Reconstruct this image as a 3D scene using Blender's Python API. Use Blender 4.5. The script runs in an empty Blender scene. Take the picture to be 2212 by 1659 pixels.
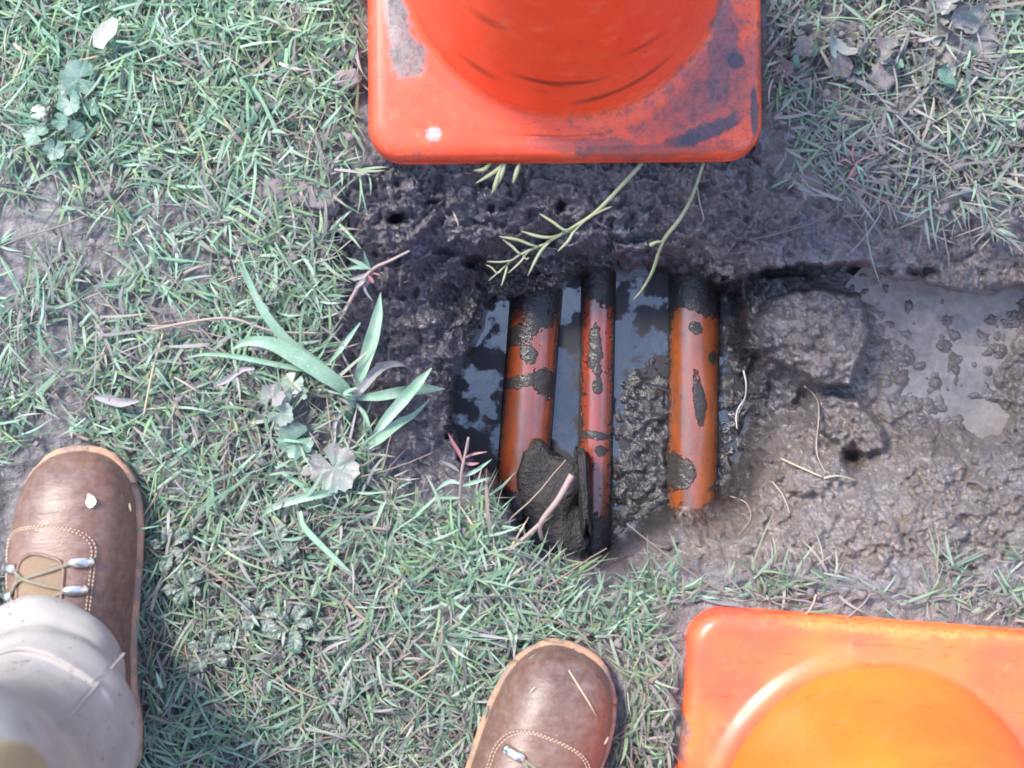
import bpy, bmesh, math, random
import numpy as np
from mathutils import Vector, Matrix

random.seed(7)
rng = np.random.default_rng(11)
scene = bpy.context.scene
COL = scene.collection

# ------------------------------------------------------------------ camera, light, exposure
H = 1.35                       # camera height over the lawn (m)
K = 0.9 / 2212.0               # metres per photo unit (2212 wide) on the lawn
cam_d = bpy.data.cameras.new('camera')
cam_d.sensor_width = 36.0
cam_d.lens = 36.0 * H / 0.9
cam_d.clip_start = 0.02
cam_d.clip_end = 500.0
cam_d.dof.use_dof = True
cam_d.dof.focus_distance = 1.5
cam_d.dof.aperture_fstop = 5.6
cam = bpy.data.objects.new('camera', cam_d)
cam.location = (0, 0, H)
COL.objects.link(cam)
scene.camera = cam

SUN_AZ = Vector((-0.72, 0.69, 0)).normalized()
SUN_EL = math.radians(50)
sun_dir = Vector((SUN_AZ.x * math.cos(SUN_EL), SUN_AZ.y * math.cos(SUN_EL), math.sin(SUN_EL)))
sd = bpy.data.lights.new('sun', 'SUN')
sd.energy = 1.95
sd.angle = math.radians(14.0)
sd.color = (1.0, 0.93, 0.84)
so = bpy.data.objects.new('sun', sd)
so.rotation_euler = (-sun_dir).to_track_quat('-Z', 'Y').to_euler()
so.location = (-2, 2, 4)
COL.objects.link(so)

world = bpy.data.worlds.new('World')
scene.world = world
world.use_nodes = True
wn = world.node_tree
bg = wn.nodes['Background']
sky = wn.nodes.new('ShaderNodeTexSky')
sky.sky_type = 'NISHITA'
sky.sun_disc = False
sky.sun_elevation = SUN_EL
sky.sun_rotation = math.atan2(SUN_AZ.x, SUN_AZ.y)
sky.air_density = 1.0
sky.dust_density = 0.7
sky.ozone_density = 2.5
tc = wn.nodes.new('ShaderNodeTexCoord')                      # unseen broken cloud, added to the sky for fill and reflections
cn = wn.nodes.new('ShaderNodeTexNoise'); cn.inputs['Scale'].default_value = 3.2; cn.inputs['Detail'].default_value = 6; cn.inputs['Roughness'].default_value = .58
wn.links.new(tc.outputs['Generated'], cn.inputs['Vector'])
cr = wn.nodes.new('ShaderNodeMapRange'); cr.interpolation_type = 'SMOOTHSTEP'; cr.inputs[1].default_value = .46; cr.inputs[2].default_value = .62
wn.links.new(cn.outputs['Fac'], cr.inputs[0])
cm = wn.nodes.new('ShaderNodeMix'); cm.data_type = 'RGBA'; cm.inputs[7].default_value = (2.5, 3.2, 4.7, 1)
wn.links.new(cr.outputs[0], cm.inputs[0]); wn.links.new(sky.outputs[0], cm.inputs[6]); wn.links.new(cm.outputs[2], bg.inputs[0])
bg.inputs[1].default_value = 0.15

scene.view_settings.view_transform = 'Standard'
scene.view_settings.look = 'None'
scene.view_settings.gamma = 1.0
scene.view_settings.exposure = 1.92

# ------------------------------------------------------------------ helpers
def U(u, v, z=0.0):
    """photo point (2212 x 1659) seen at height z -> place in metres"""
    f = K * (H - z) / H
    return Vector(((u - 1106.0) * f, (829.5 - v) * f, z))

def mesh(name, verts, faces, mat=None, parent=None, smooth=True, col=None, org=None):
    me = bpy.data.meshes.new(name)
    v = np.asarray(verts, dtype=np.float64).reshape(-1, 3)
    if parent is not None:
        v = v - np.array(ORG.get(parent.name, (0, 0, 0)))
    elif org is not None:
        v = v - np.array(org)
    if isinstance(faces, np.ndarray):
        n = faces.shape[1]
        me.vertices.add(len(v)); me.vertices.foreach_set('co', v.astype(np.float32).ravel())
        me.loops.add(faces.size); me.loops.foreach_set('vertex_index', faces.astype(np.int32).ravel())
        me.polygons.add(len(faces))
        me.polygons.foreach_set('loop_start', np.arange(0, faces.size, n, dtype=np.int32))
        me.polygons.foreach_set('loop_total', np.full(len(faces), n, dtype=np.int32))
        me.update(calc_edges=True); me.validate()
    else:
        me.from_pydata([tuple(p) for p in v], [], faces)
        me.update()
    if smooth:
        me.polygons.foreach_set('use_smooth', np.ones(len(me.polygons), dtype=bool))
    if col is not None:
        a = me.attributes.new('Col', 'FLOAT_COLOR', 'POINT')
        c = np.ones((len(v), 4), dtype=np.float32); c[:, :3] = col
        a.data.foreach_set('color', c.ravel())
    if mat: me.materials.append(mat)
    o = bpy.data.objects.new(name, me)
    COL.objects.link(o)
    if parent is not None:
        o.parent = parent
        ORG[o.name] = ORG.get(parent.name, (0, 0, 0))
    elif org is not None:
        o.location = org
        ORG[o.name] = tuple(org)
    return o

ORG = {}
def tag(o, label, cat, group=None):
    o['label'] = label; o['category'] = cat
    if group: o['group'] = group
    return o
def thing(name, loc, label, cat, group=None):
    o = bpy.data.objects.new(name, None)
    o.empty_display_size = 0.05
    o.location = loc
    COL.objects.link(o)
    ORG[o.name] = tuple(loc)
    return tag(o, label, cat, group)

class MB:
    def __init__(s): s.v = []; s.f = []
    def add(s, v, f):
        o = len(s.v); s.v.extend([tuple(p) for p in v]); s.f.extend([tuple(i + o for i in q) for q in f]); return s

def catmull(pts, n=6):
    P = [np.array(p, float) for p in pts]
    if len(P) < 3: 
        return [P[0] + (P[-1] - P[0]) * t for t in np.linspace(0, 1, n + 1)]
    P = [2 * P[0] - P[1]] + P + [2 * P[-1] - P[-2]]
    out = []
    for i in range(1, len(P) - 2):
        for k in range(n):
            t = k / n
            a, b, c, d = P[i - 1:i + 3]
            out.append(0.5 * (2 * b + (c - a) * t + (2 * a - 5 * b + 4 * c - d) * t * t + (3 * b - a - 3 * c + d) * t ** 3))
    out.append(P[-2])
    return out

def tube(pts, rad, n=8, cap=True):
    P = [np.array(p, float) for p in pts]; m = len(P)
    R = np.interp(np.linspace(0, 1, m), np.linspace(0, 1, len(rad)), rad) if hasattr(rad, '__len__') else np.full(m, rad)
    v = []; f = []; ref = None
    for i in range(m):
        t = P[min(i + 1, m - 1)] - P[max(i - 1, 0)]; t = t / (np.linalg.norm(t) + 1e-12)
        if ref is None:
            ref = np.cross(t, [0, 0, 1.0])
            if np.linalg.norm(ref) < 1e-3: ref = np.array([1.0, 0, 0])
        ref = ref - t * ref.dot(t); ref /= np.linalg.norm(ref); b = np.cross(t, ref)
        for k in range(n):
            a = 2 * math.pi * k / n
            v.append(P[i] + R[i] * (math.cos(a) * ref + math.sin(a) * b))
    for i in range(m - 1):
        for k in range(n):
            k2 = (k + 1) % n
            f.append((i * n + k, i * n + k2, (i + 1) * n + k2, (i + 1) * n + k))
    if cap:
        f.append(tuple(range(n - 1, -1, -1))); f.append(tuple((m - 1) * n + k for k in range(n)))
    return v, f

def ribbon(pts, width, n=6, fold=0.25, roll=0.0):
    """leaf blade with a sunken midrib: pts are its centre line, width its full widths along it"""
    P = catmull(pts, n); m = len(P); s = np.linspace(0, 1, m)
    W = np.interp(s, np.linspace(0, 1, len(width)), width)
    v = []; f = []
    for i in range(m):
        t = P[min(i + 1, m - 1)] - P[max(i - 1, 0)]; t = t / (np.linalg.norm(t) + 1e-12)
        side = np.cross(t, [0, 0, 1.0]); side /= (np.linalg.norm(side) + 1e-9); up = np.cross(side, t)
        sd_ = side * math.cos(roll) + up * math.sin(roll); up_ = np.cross(sd_, t)
        h = W[i] / 2
        v += [P[i] - sd_ * h + up_ * h * fold, P[i] - sd_ * h * .5 + up_ * h * fold * .3, P[i] - up_ * h * fold * .2,
              P[i] + sd_ * h * .5 + up_ * h * fold * .3, P[i] + sd_ * h + up_ * h * fold]
    for i in range(m - 1):
        for k in range(4):
            f.append((i * 5 + k, i * 5 + k + 1, i * 5 + 6 + k, i * 5 + 5 + k))
    return v, f

# 2-D gradient noise (numpy)
def pnoise(x, y, seed=0):
    r = np.random.default_rng(seed); perm = r.permutation(256); ang = r.random(256) * 2 * math.pi
    gx, gy = np.cos(ang), np.sin(ang)
    xi = np.floor(x).astype(np.int64); yi = np.floor(y).astype(np.int64)
    xf = x - xi; yf = y - yi
    def g(i, j, dx, dy):
        h = perm[(perm[i & 255] + j) & 255]
        return gx[h] * dx + gy[h] * dy
    sx = xf ** 3 * (xf * (xf * 6 - 15) + 10); sy = yf ** 3 * (yf * (yf * 6 - 15) + 10)
    a = g(xi, yi, xf, yf); b = g(xi + 1, yi, xf - 1, yf)
    c = g(xi, yi + 1, xf, yf - 1); d = g(xi + 1, yi + 1, xf - 1, yf - 1)
    return (a + sx * (b - a)) * (1 - sy) + (c + sx * (d - c)) * sy * 1.0
def fbm(x, y, seed=0, oct=4, gain=0.5, billow=False):
    o = 0; amp = 1; tot = 0
    for k in range(oct):
        n = pnoise(x * 2 ** k, y * 2 ** k, seed + k)
        o = o + amp * (np.abs(n) * 2 - .5 if billow else n); tot += amp; amp *= gain
    return o / tot * 1.4
def rbf(pts, u, v):
    p = np.array(pts, float); X = p[:, :2]; y = p[:, 2]
    D = np.linalg.norm(X[:, None] - X[None], axis=2)
    n = len(p); A = np.zeros((n + 1, n + 1)); A[:n, :n] = D; A[:n, n] = 1; A[n, :n] = 1
    w = np.linalg.solve(A, np.append(y, 0))
    out = np.full(u.shape, w[n])
    for i in range(n):
        out += w[i] * np.hypot(u - X[i, 0], v - X[i, 1])
    return out
def sdf(poly, u, v):
    """distance to a closed outline, negative inside"""
    d = np.full(u.shape, 1e9); ins = np.zeros(u.shape, bool); n = len(poly)
    for i in range(n):
        ax, ay = poly[i]; bx, by = poly[(i + 1) % n]
        ex, ey = bx - ax, by - ay
        t = np.clip(((u - ax) * ex + (v - ay) * ey) / (ex * ex + ey * ey), 0, 1)
        d = np.minimum(d, np.hypot(u - ax - t * ex, v - ay - t * ey))
        if ay != by:
            ins ^= ((ay > v) != (by > v)) & (u < ex * (v - ay) / (by - ay) + ax)
    return np.where(ins, -d, d)
def sstep(a, b, x):
    t = np.clip((x - a) / (b - a), 0, 1); return t * t * (3 - 2 * t)

# ------------------------------------------------------------------ material helpers
class NT:
    def __init__(s, name):
        s.m = bpy.data.materials.new(name); s.m.use_nodes = True
        s.t = s.m.node_tree; s.b = s.t.nodes['Principled BSDF']; s._co = None
    def n(s, typ, **kw):
        x = s.t.nodes.new(typ)
        for k, v in kw.items(): setattr(x, k, v)
        return x
    def l(s, a, b): s.t.links.new(a, b)
    def co(s):
        if s._co is None: s._co = s.n('ShaderNodeTexCoord').outputs['Object']
        return s._co
    def val(s, x, sock):
        if isinstance(x, (int, float)): sock.default_value = x
        elif isinstance(x, (tuple, list)): sock.default_value = (*x, 1.0) if len(x) == 3 and len(sock.default_value) == 4 else x
        else: s.l(x, sock)
    def math(s, op, a, b=0.0, c=0.0, clamp=False):
        x = s.n('ShaderNodeMath', operation=op, use_clamp=clamp)
        s.val(a, x.inputs[0]); s.val(b, x.inputs[1]); s.val(c, x.inputs[2]); return x.outputs[0]
    def noise(s, scale, detail=4, rough=0.55, co=None, dist=0.0, off=None):
        x = s.n('ShaderNodeTexNoise'); c = co if co is not None else s.co()
        if off is not None:
            mp = s.n('ShaderNodeVectorMath', operation='ADD'); s.l(c, mp.inputs[0]); mp.inputs[1].default_value = off; c = mp.outputs[0]
        s.l(c, x.inputs['Vector']); x.inputs['Scale'].default_value = scale; x.inputs['Detail'].default_value = detail
        x.inputs['Roughness'].default_value = rough; x.inputs['Distortion'].default_value = dist
        return x.outputs['Fac']
    def vor(s, scale, feature='F1', co=None, rand=1.0):
        x = s.n('ShaderNodeTexVoronoi', feature=feature); s.l(co if co is not None else s.co(), x.inputs['Vector'])
        x.inputs['Scale'].default_value = scale; x.inputs['Randomness'].default_value = rand
        return x.outputs['Distance']
    def step(s, x, a, b):
        r = s.n('ShaderNodeMapRange', interpolation_type='SMOOTHSTEP'); s.val(x, r.inputs[0])
        r.inputs[1].default_value = a; r.inputs[2].default_value = b; return r.outputs[0]
    def lin(s, x, a, b, c, d):
        r = s.n('ShaderNodeMapRange'); s.val(x, r.inputs[0])
        for i, q in enumerate((a, b, c, d)): r.inputs[1 + i].default_value = q
        return r.outputs[0]
    def mix(s, f, a, b):
        x = s.n('ShaderNodeMix', data_type='RGBA'); s.val(f, x.inputs[0]); s.val(a, x.inputs[6]); s.val(b, x.inputs[7]); return x.outputs[2]
    def attr(s, name, out='Fac'):
        x = s.n('ShaderNodeAttribute', attribute_name=name); return x.outputs[out]
    def bump(s, h, strength, dist, prev=None):
        x = s.n('ShaderNodeBump'); s.val(h, x.inputs['Height']); x.inputs['Strength'].default_value = strength
        x.inputs['Distance'].default_value = dist
        if prev is not None: s.l(prev, x.inputs['Normal'])
        return x.outputs[0]
    def blob(s, c, r, ang=0.0, wob=0.4, scale=60.0, soft=0.25, off=(0, 0, 0)):
        """soft elliptical mark lying on the surface, with a ragged edge (object coordinates, x-y plane)"""
        sub = s.n('ShaderNodeVectorMath', operation='SUBTRACT'); s.l(s.co(), sub.inputs[0]); sub.inputs[1].default_value = c
        rot = s.n('ShaderNodeVectorRotate', rotation_type='Z_AXIS'); s.l(sub.outputs[0], rot.inputs[0]); rot.inputs['Angle'].default_value = -ang
        div = s.n('ShaderNodeVectorMath', operation='DIVIDE'); s.l(rot.outputs[0], div.inputs[0]); div.inputs[1].default_value = (r[0], r[1], 10.0)
        ln = s.n('ShaderNodeVectorMath', operation='LENGTH'); s.l(div.outputs[0], ln.inputs[0])
        nz = s.noise(scale, 5, 0.65, off=off)
        d = s.math('ADD', ln.outputs['Value'], s.math('MULTIPLY', s.math('SUBTRACT', nz, 0.5), wob * 4))
        return s.math('SUBTRACT', 1.0, s.step(d, 1 - soft, 1 + soft))
    def out(s, color=None, rough=None, normal=None, spec=None, **kw):
        if color is not None: s.val(color, s.b.inputs['Base Color'])
        if rough is not None: s.val(rough, s.b.inputs['Roughness'])
        if normal is not None: s.l(normal, s.b.inputs['Normal'])
        if spec is not None: s.val(spec, s.b.inputs['Specular IOR Level'])
        for k, v in kw.items(): s.val(v, s.b.inputs[k.replace('_', ' ')])
        return s.m

# ------------------------------------------------------------------ the dug ground
step = 3.0
uc = np.arange(-270, 2485, step); vc = np.arange(-270, 1932, step)
ext = np.cumsum(np.geomspace(8, 40000, 30))
UU = np.concatenate([uc[0] - ext[::-1], uc, uc[-1] + ext]); VV = np.concatenate([vc[0] - ext[::-1], vc, vc[-1] + ext])
gu, gv = np.meshgrid(UU, VV)
inner = (gu >= -270) & (gu <= 2485) & (gv >= -270) & (gv <= 1932)
cu = np.clip(gu, -270, 2485); cv = np.clip(gv, -270, 1932)

Zc = [(-250, -250, 0), (1100, -250, 0), (2450, -250, 0), (-250, 800, 0), (-250, 1900, 0), (1100, 1900, 0), (2450, 1900, 0),
      (2450, 200, -2), (300, 300, 0), (500, 600, 0), (300, 1000, 0), (500, 1400, 0), (700, 150, 0), (900, 1500, 0), (1200, 1420, 0),
      (1700, 1450, 0), (2200, 1380, -2), (1800, 200, 0), (2100, 200, 0), (1217, 100, -4), (900, 250, -2), (1600, 250, -3),
      (1000, 370, -6), (1217, 370, -10), (1450, 370, -10), (1640, 370, -6), (1850, 370, -3), (2100, 370, -3),
      (760, 440, -5), (900, 470, -28), (1100, 470, -42), (1300, 470, -45), (1500, 470, -38), (1700, 470, -20), (1900, 450, -14), (2150, 470, -14),
      (860, 560, -50), (1050, 530, -62), (1250, 530, -72), (1450, 530, -66), (980, 640, -118), (1050, 585, -122), (1250, 580, -128), (1450, 575, -118), (1600, 560, -55), (1750, 540, -32), (1900, 540, -28), (2100, 530, -24), (2250, 550, -24), (1880, 858, -64), (1925, 912, -64), (2060, 985, -58), (2130, 960, -60), (1960, 965, -62), (2260, 900, -50), (2350, 720, -52), (2260, 625, -58), (2350, 900, -40),
      (690, 600, -2), (740, 700, -12), (830, 700, -55), (940, 700, -90), (770, 830, -16), (860, 830, -52), (950, 830, -92),
      (800, 960, -16), (880, 960, -48), (960, 960, -85), (880, 1060, -14), (960, 1060, -30), (1000, 1070, -10), (1050, 1110, -4), (1100, 1190, -2),
      (1180, 1250, -2), (1330, 1212, -75), (1230, 1205, -80), (1330, 1250, -14), (1230, 1240, -12), (1480, 1240, -10), (1480, 1160, -66), (1560, 1100, -90), (1600, 1180, -28), (1560, 1250, -5),
      (1650, 660, -100), (1700, 640, -66), (1800, 606, -50), (1730, 606, -56), (1800, 700, -62), (1700, 740, -72), (1750, 820, -64), (1900, 700, -74), (2000, 650, -70), (1860, 615, -66), (1930, 620, -64), (2160, 650, -63),
      (2000, 800, -75), (2130, 740, -74), (2200, 800, -62), (2060, 880, -77), (2140, 880, -72),
      (1650, 860, -135), (1740, 860, -118), (1660, 980, -100), (1760, 950, -84), (1860, 985, -96), (1950, 950, -80),
      (1700, 1060, -62), (1850, 1060, -42), (2000, 1010, -50), (2150, 980, -44), (1800, 1170, -18), (2000, 1130, -20), (2200, 1100, -22), (2000, 1260, -8), (2250, 1250, -6), (1750, 1280, -4)]
zb = rbf(Zc, cu, cv) / 1000.0

# the upper bank of the side trench ends in a broken lip; two slabs of mud have slumped below it
lip = np.interp(cu, [1560, 1620, 1700, 1790, 1880, 1960, 2030, 2100, 2150, 2250, 2500], [600, 585, 572, 578, 580, 596, 606, 632, 640, 612, 600]) + 20 * fbm(cu / 70, cv / 300, 23, 4, .6) + 9 * np.sin(cu / 61)
zb = zb - (0.046 - 0.024 * sstep(1740, 1860, cu)) * sstep(-5, 9, cv - lip) * np.exp(-np.maximum(cv - lip, 0) / 45.0) * sstep(1575, 1640, cu)
zb = zb + 0.022 * np.exp(-np.maximum(lip - cv, 0) / 40.0) * sstep(4, -4, cv - lip) * sstep(1575, 1640, cu)
zb = zb - 0.030 * sstep(-5, 9, cv - lip) * (1 - sstep(890, 1010, cv)) * sstep(1575, 1690, cu)      # the trench floor
def slab(poly, h, e, seed):
    d = sdf(poly, cu + 14 * fbm(cu / 45, cv / 45, seed, 3), cv + 14 * fbm(cu / 45, cv / 45, seed + 3, 3))
    return h * sstep(e, -e, d)
zb = zb + slab([(1628, 690), (1680, 640), (1760, 622), (1850, 640), (1880, 720), (1850, 790), (1838, 832), (1770, 828), (1715, 800), (1650, 770)], .034, 7, 25)
zb = zb + slab([(1735, 868), (1800, 850), (1862, 872), (1905, 925), (1915, 965), (1868, 985), (1820, 968), (1770, 925)], .030, 8, 27)
zb = zb + slab([(1640, 930), (1700, 895), (1775, 930), (1830, 985), (1845, 1040), (1740, 1070), (1650, 1050)], .014, 12, 29)

floor_poly = [(1003, 800), (985, 860), (992, 930), (1030, 1000), (1085, 1035), (1120, 1100), (1160, 1165), (1230, 1185), (1310, 1185), (1370, 1130), (1440, 1090),
              (1540, 1075), (1570, 1030), (1592, 980), (1612, 900), (1600, 800), (1575, 760), (1575, 700), (1580, 640), (1500, 605), (1440, 592),
              (1320, 590), (1270, 596), (1200, 640), (1120, 650), (1060, 655), (1045, 720)]
wob = 17 * fbm(cu / 60, cv / 60, 31, 3) + 10 * fbm(cu / 17, cv / 17, 37, 3)
dh = sdf(floor_poly, cu + wob, cv - wob)
Fc = [(1030, 900, -213), (1060, 740, -207), (1225, 720, -212), (1225, 850, -214), (1220, 960, -209), (1385, 660, -212), (1385, 740, -209), (1385, 820, -201), (1390, 900, -197), (1385, 980, -199),
      (1380, 1050, -197), (1585, 700, -200), (1590, 850, -202), (1575, 960, -200), (1200, 1150, -200), (1310, 1150, -200), (1280, 1180, -196)]
zf = rbf(Fc, cu, cv) / 1000.0
zf = zf + (0.008 * fbm(cu / 34, cv / 34, 41, 4) + 0.0035 * fbm(cu / 10, cv / 10, 47, 3)) * sstep(760, 830, cv + 0.0) + 0.0025 * fbm(cu / 26, cv / 26, 43, 3)
St = [(1000, 700, 5.0), (990, 900, 5.5), (1250, 620, 5.0), (1500, 600, 5.0), (1620, 700, 1.6), (1620, 860, 1.3), (1600, 1000, 1.5), (1540, 1090, 1.5), (1400, 1120, 2.2), (1250, 1200, 4.0), (1050, 1050, 5.0)]
st = np.clip(rbf(St, cu, cv), 1.0, 6.0) / 1000.0
zin = zf + np.maximum(dh, 0) * st
k_ = 0.012
hmix = np.clip(0.5 + 0.5 * (zb - zin) / k_, 0, 1)
z = zb * (1 - hmix) + zin * hmix - k_ * hmix * (1 - hmix) * 0.5
inhole = sstep(4, -6, dh)

# where bare soil shows
soil_poly = [(705, 430), (800, 365), (1000, 350), (1640, 300), (1740, 420), (1990, 480), (2300, 500), (2500, 560), (2500, 1210), (2220, 1225), (1900, 1240), (1640, 1235), (1560, 1235),
             (1430, 1245), (1340, 1268), (1230, 1255), (1140, 1200), (1090, 1120), (1020, 1055), (930, 1075), (860, 1090), (800, 1010), (760, 930), (720, 800), (700, 690), (720, 590), (690, 500)]
ds = sdf(soil_poly, cu + 40 * fbm(cu / 90, cv / 90, 5, 3), cv + 40 * fbm(cu / 90, cv / 90, 8, 3))
soil = sstep(25, -25, ds)
# roughness of the dug surface, smooth where the puddle and the shelf are
Ac = [(1250, 470, 1.0), (850, 480, 1.0), (850, 800, .75), (900, 950, .6), (1700, 450, .6), (2100, 500, .65), (1700, 700, .3), (1950, 780, .25), (2100, 780, .3), (1990, 680, .45), (1800, 900, .55), (1750, 1030, .45),
      (2000, 1050, .6), (1700, 1150, .6), (2150, 1200, .7), (2200, 950, .8), (300, 500, .3), (300, 1400, .3), (1100, 1450, .3), (2000, 200, .4), (1300, 900, 0.2), (1400, 1170, .85), (1630, 780, .9), (1600, 1020, .8), (1250, 580, 1.1), (1500, 590, 1.0)]
amp = np.clip(rbf(Ac, cu, cv), 0.05, 1.0) * (1 - 0.9 * inhole)
wu = cu + 34 * fbm(cu / 80, cv / 80, 201, 3) + 9 * fbm(cu / 22, cv / 22, 205, 2); wv = cv + 34 * fbm(cu / 80, cv / 80, 207, 3) + 9 * fbm(cu / 22, cv / 22, 209, 2)
clod = fbm(wu / 95, wv / 80, 51, 5, 0.55, billow=True)
clod2 = fbm(wu / 30, wv / 27, 57, 4, 0.6) * (.4 + 1.2 * sstep(-.3, .4, fbm(cu / 110, cv / 110, 213, 2)))
clod3 = fbm(cu / 12, cv / 12, 59, 3, 0.6)
z = z + soil * amp * (0.026 * clod + 0.011 * clod2 + 0.004 * clod3) + soil * 0.0012 * clod3 + (1 - soil) * (0.007 * fbm(cu / 170, cv / 170, 61, 3) + 0.005 * fbm(cu / 38, cv / 38, 63, 3))

def splat(n, region, rmin, rmax, hk, seed):
    """rounded lumps of mud pressed into the surface"""
    r_ = np.random.default_rng(seed)
    acc = np.zeros_like(z)
    i0 = np.searchsorted(UU, uc[0]); j0 = np.searchsorted(VV, vc[0])
    for _ in range(n):
        a, b = region(r_)
        r = rmin + (rmax - rmin) * r_.random() ** 2.5
        e = 0.65 + 0.5 * r_.random(); an = r_.random() * math.pi
        i = int((a - uc[0]) / step) + i0; j = int((b - vc[0]) / step) + j0; w = int(r * 1.6 / step) + 1
        sl = (slice(max(j - w, 0), j + w + 1), slice(max(i - w, 0), i + w + 1))
        du = gu[sl] - a; dv = gv[sl] - b
        p = (du * math.cos(an) + dv * math.sin(an)) / r; q = (-du * math.sin(an) + dv * math.cos(an)) / (r * e)
        dome = np.clip(1 - (p * p + q * q), 0, 1) ** 0.6 * r * K * hk
        acc[sl] = np.maximum(acc[sl], dome)
    return acc
def reg_box(*boxes):
    def f(r_):
        b = boxes[r_.integers(len(boxes))]
        return b[0] + (b[2] - b[0]) * r_.random(), b[1] + (b[3] - b[1]) * r_.random()
    return f
lumps = splat(900, reg_box((1640, 580, 2300, 960), (1640, 600, 1900, 820), (1900, 620, 2250, 1000)), 4, 22, 1.15, 3)
lumps = np.maximum(lumps, splat(260, reg_box((1850, 620, 2220, 930)), 8, 34, 0.42, 14))
lumps = np.maximum(lumps, splat(1500, reg_box((1450, 1000, 2300, 1350), (1600, 850, 2000, 1200)), 3, 13, 1.1, 4))
lumps = np.maximum(lumps, splat(900, reg_box((720, 370, 1700, 640), (720, 600, 990, 1060), (1600, 380, 2300, 600)), 3, 15, 0.8, 5))
lumps = np.maximum(lumps, splat(420, reg_box((1330, 770, 1445, 1080), (1330, 770, 1445, 1080), (1580, 650, 1640, 980)), 3, 15, 1.0, 6))
z = z + lumps * np.where(inhole > .5, 0.8, soil)
# two deep pockets and the crack along the upper bank
def pocket(a, b, ru, rv, d, wobk=14):
    return d * np.exp(-(((cu + wobk * fbm(cu / 30, cv / 30, 71, 3) - a) / ru) ** 2 + ((cv + wobk * fbm(cu / 30, cv / 30, 73, 3) - b) / rv) ** 2) ** 1.5)
for p in [(2120, 655, 48, 20, .04), (2180, 630, 40, 16, .04), (2135, 915, 42, 34, .035), (1842, 985, 20, 26, .03), (855, 470, 20, 12, .03), (1210, 440, 10, 12, .018), (1060, 450, 8, 10, .014), (1190, 520, 22, 12, .02),
          (960, 545, 20, 10, .022), (720, 500, 8, 30, .014), (1020, 565, 16, 12, .02), (1250, 1140, 20, 14, .02), (1990, 590, 30, 8, .03), (1880, 583, 50, 7, .025), (1700, 588, 60, 8, .02)]:
    z = z - pocket(*p)

# tread the ground down under the cone bases and boots
rimf = np.clip(np.minimum(np.minimum(gu + 270, 2485 - gu), np.minimum(gv + 270, 1932 - gv)) / 210.0, 0, 1); rimf = rimf * rimf * (3 - 2 * rimf)
z = z * rimf; soil = soil * rimf
du_ = 3.5 * fbm(cu / 22, cv / 22, 81, 3) * soil * amp * inner; dv_ = 3.5 * fbm(cu / 22, cv / 22, 83, 3) * soil * amp * inner
fz = K * (H - z) / H
gx = (gu + du_ - 1106.0) * fz; gy = (829.5 - gv - dv_) * fz

dark = np.clip(rbf([(1200, 440, .55), (1250, 560, 1), (900, 480, .75), (860, 700, .6), (950, 900, .7), (880, 1000, .6), (1500, 420, .5), (1700, 420, .45), (1600, 540, .6), (1850, 480, .5), (2150, 540, .4), (1650, 620, .75), (1750, 700, .35),
                    (1950, 780, .2), (2150, 700, .25), (1650, 880, .7), (1800, 880, .35), (1750, 1050, .1), (1950, 1050, .12), (1500, 1190, .15), (2200, 950, .2), (2000, 1200, .25), (1300, 900, 1), (1580, 820, .7), (1250, 1150, .9), (1380, 1130, .6),
                    (300, 500, .3), (300, 1400, .5), (1000, 1400, .45), (1900, 200, .7), (2150, 300, .6), (1700, 1320, .35), (600, 100, .6)], cu, cv), 0, 1)
wet = np.clip(rbf([(1250, 560, .9), (900, 480, .7), (860, 800, .7), (1250, 430, .6), (1600, 540, .6), (1750, 450, .4), (2150, 540, .45), (1700, 700, .9), (1950, 780, 1), (2150, 850, .8), (1700, 900, .85), (1750, 1050, .7), (1950, 1050, .7), (1500, 1190, .6),
                   (2000, 1250, .8), (1300, 900, 1), (300, 500, .15), (300, 1400, .3), (1000, 1400, .3), (1900, 200, .3)], cu, cv), 0, 1)

nv_, nu_ = gu.shape
idx = np.arange(nv_ * nu_).reshape(nv_, nu_)
faces = np.stack([idx[:-1, :-1], idx[1:, :-1], idx[1:, 1:], idx[:-1, 1:]], -1).reshape(-1, 4)
g = NT('wet_soil')
da, we, so_ = g.attr('dark'), g.attr('wet'), g.attr('soil')
n1 = g.noise(14, 6, .6); n2 = g.noise(70, 5, .6); n3 = g.noise(420, 4, .6); n4 = g.noise(1400, 2, .5)
brown = g.mix(g.step(n2, .3, .7), (.150, .118, .095), (.235, .19, .155))
brown = g.mix(g.step(n1, .45, .65), brown, (.20, .165, .145))
black = g.mix(g.step(n2, .3, .7), (.025, .028, .046), (.076, .078, .110))
black = g.mix(g.step(n3, .5, .72), black, (.150, .148, .192))
f = g.math('ADD', da, g.math('MULTIPLY', g.math('SUBTRACT', n1, .5), .6), clamp=True)
soilc = g.mix(f, brown, black)
turf = g.mix(g.step(n2, .35, .65), (.12, .105, .102), (.27, .24, .235))
turf = g.mix(g.math('MULTIPLY', da, .75, clamp=True), turf, (.075, .066, .066))
farc = g.mix(g.step(n1, .4, .6), (.06, .10, .055), (.10, .13, .08))
turf = g.mix(g.attr('far'), turf, farc)
soilc = g.mix(g.attr('silt_shade'), soilc, g.mix(n2, (.010, .009, .010), (.030, .026, .026)))  # wet black mud on the floor, painted undercut shade on walls and lip
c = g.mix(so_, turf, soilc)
rg = g.math('SUBTRACT', g.lin(n2, .3, .7, .72, .5), g.math('MULTIPLY', we, g.lin(g.noise(45, 4, .6), .35, .65, .34, .62)), clamp=True)
b1 = g.bump(n2, .55, .006); b2 = g.bump(n3, .85, .0030, b1); b3 = g.bump(n4, .6, .0011, b2)
rg = g.math('SUBTRACT', rg, g.math('MULTIPLY', g.attr('silt_shade'), .25))
rg = g.math('MAXIMUM', rg, .09)
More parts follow.
